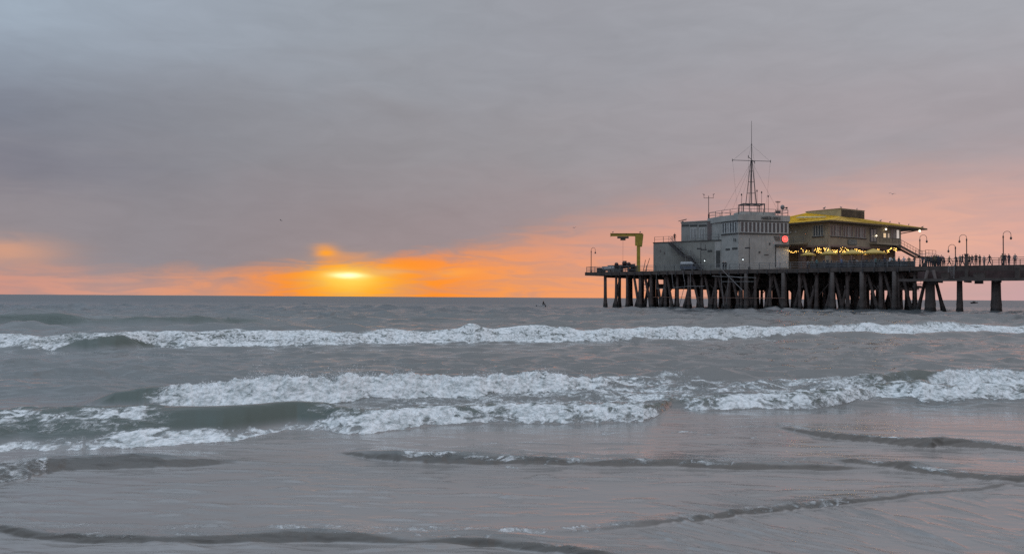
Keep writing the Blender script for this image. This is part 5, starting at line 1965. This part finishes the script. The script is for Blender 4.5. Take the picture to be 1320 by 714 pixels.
for px_, t_, ps, fc_, tp, lg, kk, lb in (
        (1047, 2.8, 'stand', 30, 'olive', 'black', 1, 'olive topped person left of the patio corner'),
        (1067, 1.2, 'folded', 170, 'charcoal', 'navy', 1, 'person in charcoal with folded arms by the fence below the smallest umbrella'),
        (1085, 1.3, 'stand', 180, 'blue', 'navy', 1, 'blue topped person at the fence between smallest and middle umbrella'),
        (1101, 1.2, 'stand', 10, 'black', 'charcoal', 1, 'black topped person at the fence below the middle umbrella'),
        (1113, 1.4, 'lean', 0, 'brown', 'navy', 1, 'brown topped person leaning on the fence left of the broad umbrella'),
        (1129, 1.3, 'folded', 10, 'teal', 'black', 1, 'teal topped person with folded arms below the broad umbrella'),
        (1141, 1.2, 'stand', 200, 'navy', 'black', 1.04, 'navy topped person just left of the bending white top'),
        (1200.8, 2.4, 'stand', 190, 'grey', 'navy', 1.12, 'grey topped person second row at the left of the dense crowd'),
        (1205, 2.6, 'phone', 170, 'black', 'black', 1.16, 'person in black holding up a phone at the back of the dense crowd'),
        (1209.5, 2.4, 'stand', 180, 'teal', 'charcoal', 1.12, 'teal topped person at the back of the dense crowd'),
        (1212.3, 1.2, 'stand', 190, 'brown', 'black', 1.0, 'brown topped person near the right end of the dense crowd'),
        (1233.5, 1.0, 'lean', 180, 'black', 'navy', 1.0, 'dark person leaning out beside the ladder rack'),
        (1269, 1.0, 'stand', 180, 'grey', 'grey', .9, 'grey clothed short person right of the close dark pair'),
        (1189.5, .8, 'stand', 200, 'navy', 'black', 1, 'navy topped person at the foot of the lamp right of the restaurant'),
        (1196, 2.6, 'stand', 160, 'black', 'charcoal', 1.08, 'black topped person behind the first leaning one right of the lamp'),
        (1217.5, 1.0, 'lean', 190, 'charcoal', 'navy', 1, 'person in charcoal leaning on the rail just right of the dense crowd'),
        (1224, 1.4, 'walk', 80, 'olive', 'black', .98, 'olive topped person walking left of the shortest street lamp'),
        (1238, 2.2, 'stand', 170, 'teal', 'navy', 1.05, 'teal topped person just right of the shortest street lamp'),
        (1249.8, 2.6, 'stand', 180, 'brown', 'black', 1.04, 'brown topped person at the foot of the tall left turned lamp'),
        (1276, 1.8, 'walk', -90, 'black', 'navy', 1.02, 'black topped person walking alone towards the close dark pair'),
        (1309, 1.6, 'stand', 170, 'grey', 'black', 1.03, 'grey topped person alone at the right end of the railing')):
    pz = D(px_, t_)
    person(ps, pz, fc_, tp, lg, lb, 'people along the pier deck', kk)
# a diner seated at the patio (seat 0.45 m)
for px_, t_, fc_, tp, lb in ((1080.5, 3.5, -80, 'red', 'red topped person seated right of the smallest umbrella'), (1098, 3.1, 60, 'blue', 'blue topped person seated under the middle umbrella')):
    pz = D(px_, t_)
    person('sit', pz + Vector((0, 0, -.33)), fc_, tp, 'navy', lb, 'people along the pier deck', .98)

# ------------------------------------------------------------------ out on the water
sfp = Vector(((699.5 - 660) / FPX * 165, 165, .0))
sb = empty('surfboard', sfp + Vector((0, 0, .42)), R(70))
tag(sb, 'pale surfboard under a rider far out left of the pier', 'surfboard')
n_ = 10
bv, bf = [], []
for i in range(n_ + 1):
    f_ = i / n_
    w_ = .3 * math.sin(math.pi * min(.98, max(.02, f_))) ** .55
    y_ = -1.4 + 2.8 * f_
    rz_ = .12 * (2 * f_ - 1) ** 2
    bv += [(-w_, y_, rz_ - .03), (w_, y_, rz_ - .03), (w_, y_, rz_ + .04), (-w_, y_, rz_ + .04)]
for i in range(n_):
    for k in range(4):
        bf.append((i * 4 + k, i * 4 + (k + 1) % 4, (i + 1) * 4 + (k + 1) % 4, (i + 1) * 4 + k))
bf += [(3, 2, 1, 0), (n_ * 4, n_ * 4 + 1, n_ * 4 + 2, n_ * 4 + 3)]
MB().add(bv, bf).build('board', white_p, sb, True)
MB().box(-.01, .01, 1.1, 1.3, -.2, -.02).build('fin', blk, sb)
person('sit', sfp + Vector((.1, 0, -.33)), 70, 'black', 'black', 'surfer in a black wetsuit sitting on a pale board left of the pier')
fb = boat('small_boat', Vector(((1256 - 660) / FPX * 460, 460, .1)), R(8), 4.2, 1.5, .7, MATS['dark_hull'], 'tiny dark boat on the sea seen between the two right hand piles', 'boat')
MB().box(-.8, .3, -.4, .4, .68, 1.25).build('cuddy', darkst, fb)

# ------------------------------------------------------------------ gulls
gw = mat('gull_white', (.42, .42, .43), .8, .1, 5)
gg = mat('gull_grey', (.13, .13, .14), .8, .1, 5)


def gull_fly(p, span, rz, bank, label):
    o = empty('gull', p, rz)
    o.rotation_euler = (0, bank, rz)
    o.scale = (span / 1.2,) * 3
    tag(o, label, 'gull', 'gulls flying against the sunset cloud')
    b = MB()
    ring = [(.0, -.30, .01), (.05, -.22, .045), (.075, -.05, .075), (.06, .12, .06), (.02, .30, .02)]
    vs, fs = [], []
    for r, y, h_ in ring:
        r = max(r, .008)
        for k in range(8):
            a = 2 * math.pi * k / 8
            vs.append((r * math.cos(a), y, h_ * math.sin(a) if h_ > .02 else .01 * math.sin(a)))
    for i in range(4):
        for k in range(8):
            fs.append((i * 8 + k, i * 8 + (k + 1) % 8, (i + 1) * 8 + (k + 1) % 8, (i + 1) * 8 + k))
    fs += [tuple(range(7, -1, -1)), tuple(range(32, 40))]
    b.add(vs, fs).build('body', gw, o, True)
    for sd in (-1, 1):
        w = MB()
        prof = [(.05, -.08, .08, .03), (.28, -.14, .06, .16), (.45, -.08, .06, .12), (.62, .02, .08, .05)]
        vs, fs = [], []
        for x, y0, y1, z in prof:
            vs += [(sd * x, y0, z), (sd * x, y1, z - .01), (sd * x, y1, z - .025), (sd * x, y0, z - .02)]
        for i in range(3):
            for k in range(4):
                fs.append((i * 4 + k, i * 4 + (k + 1) % 4, (i + 1) * 4 + (k + 1) % 4, (i + 1) * 4 + k))
        fs += [(0, 1, 2, 3), (15, 14, 13, 12)]
        w.add(vs, fs).build('wing', gg, o, True)


gull_fly(at(1151, 250, 150), 1.25, R(-40), R(12), 'flying gull above the right end of the restaurant roof')
gull_fly(at(740, 293.5, 180), 1.0, R(30), R(-10), 'flying gull just left of the pier end')
gull_fly(at(361, 284, 170), .95, R(70), R(15), 'flying gull high to the left of the setting sun')


def gull_sit(p, rz, label, k=1.0):
    o = empty('perched_gull', p, rz)
    o.scale = (k, k, k)
    tag(o, label, 'gull', 'gulls perched on the pier buildings')
    MB().ball((0, 0, .24), .11, .22, .11, 8, 6).build('body', gg, o, True)
    MB().ball((0, -.17, .42), .065, .075, .07, 8, 6).tube((0, -.13, .28), (0, -.17, .42), .055, 6).tube((0, -.23, .42), (0, -.31, .41), .016, 5, .006).build('head', gw, o, True)
    MB().tube((-.04, 0, 0), (-.04, 0, .16), .012, 4).tube((.04, 0, 0), (.04, 0, .16), .012, 4).build('legs', darkst, o)


rb0 = RK + bx0
for f_, lb, kk in ((-.45, 'perched gull on the middle of the pale side of the roof box', 1.3), (.05, 'perched gull at the near corner of the roof box', .9), (.7, 'perched gull at the right end of the roof box', .9)):
    q = rb0 + (re_ * 7.8 * f_ if f_ > 0 else rf * 7.9 * -f_) + (re_ * .3 + rf * .3)
    gull_sit((q.x, q.y, DECK + 12.52), rl.uniform(0, 6), lb, kk)
for f_, h_, lb in ((.25, .8, 'leftmost of four gulls perched down the right roof slope'), (.4, .8, 'second from left of four gulls down the right roof slope'),
                   (.55, .8, 'third from left of four gulls down the right roof slope'), (.7, .8, 'lowest of four gulls perched down the right roof slope')):
    q = T3[1].lerp(B3[1], f_)
    gull_sit((RK.x + q.x, RK.y + q.y, DECK + q.z), rl.uniform(0, 6), lb, .95)
q = B3[0].lerp(B3[1], .95)
gull_sit((RK.x + q.x, RK.y + q.y + .3, DECK + q.z), 1, 'lone gull near the pointed tip of the yellow roof', .95)
gull_sit(Vector(cp) + Vector((.3, 0, H)), 2, 'gull on top of the yellow crane mast', .9)
q = at(790, 300, cp.y)
gull_sit((q.x, cp.y + .35, DECK + H + .03), 1, 'gull at the seaward end of the crane jib', .8)
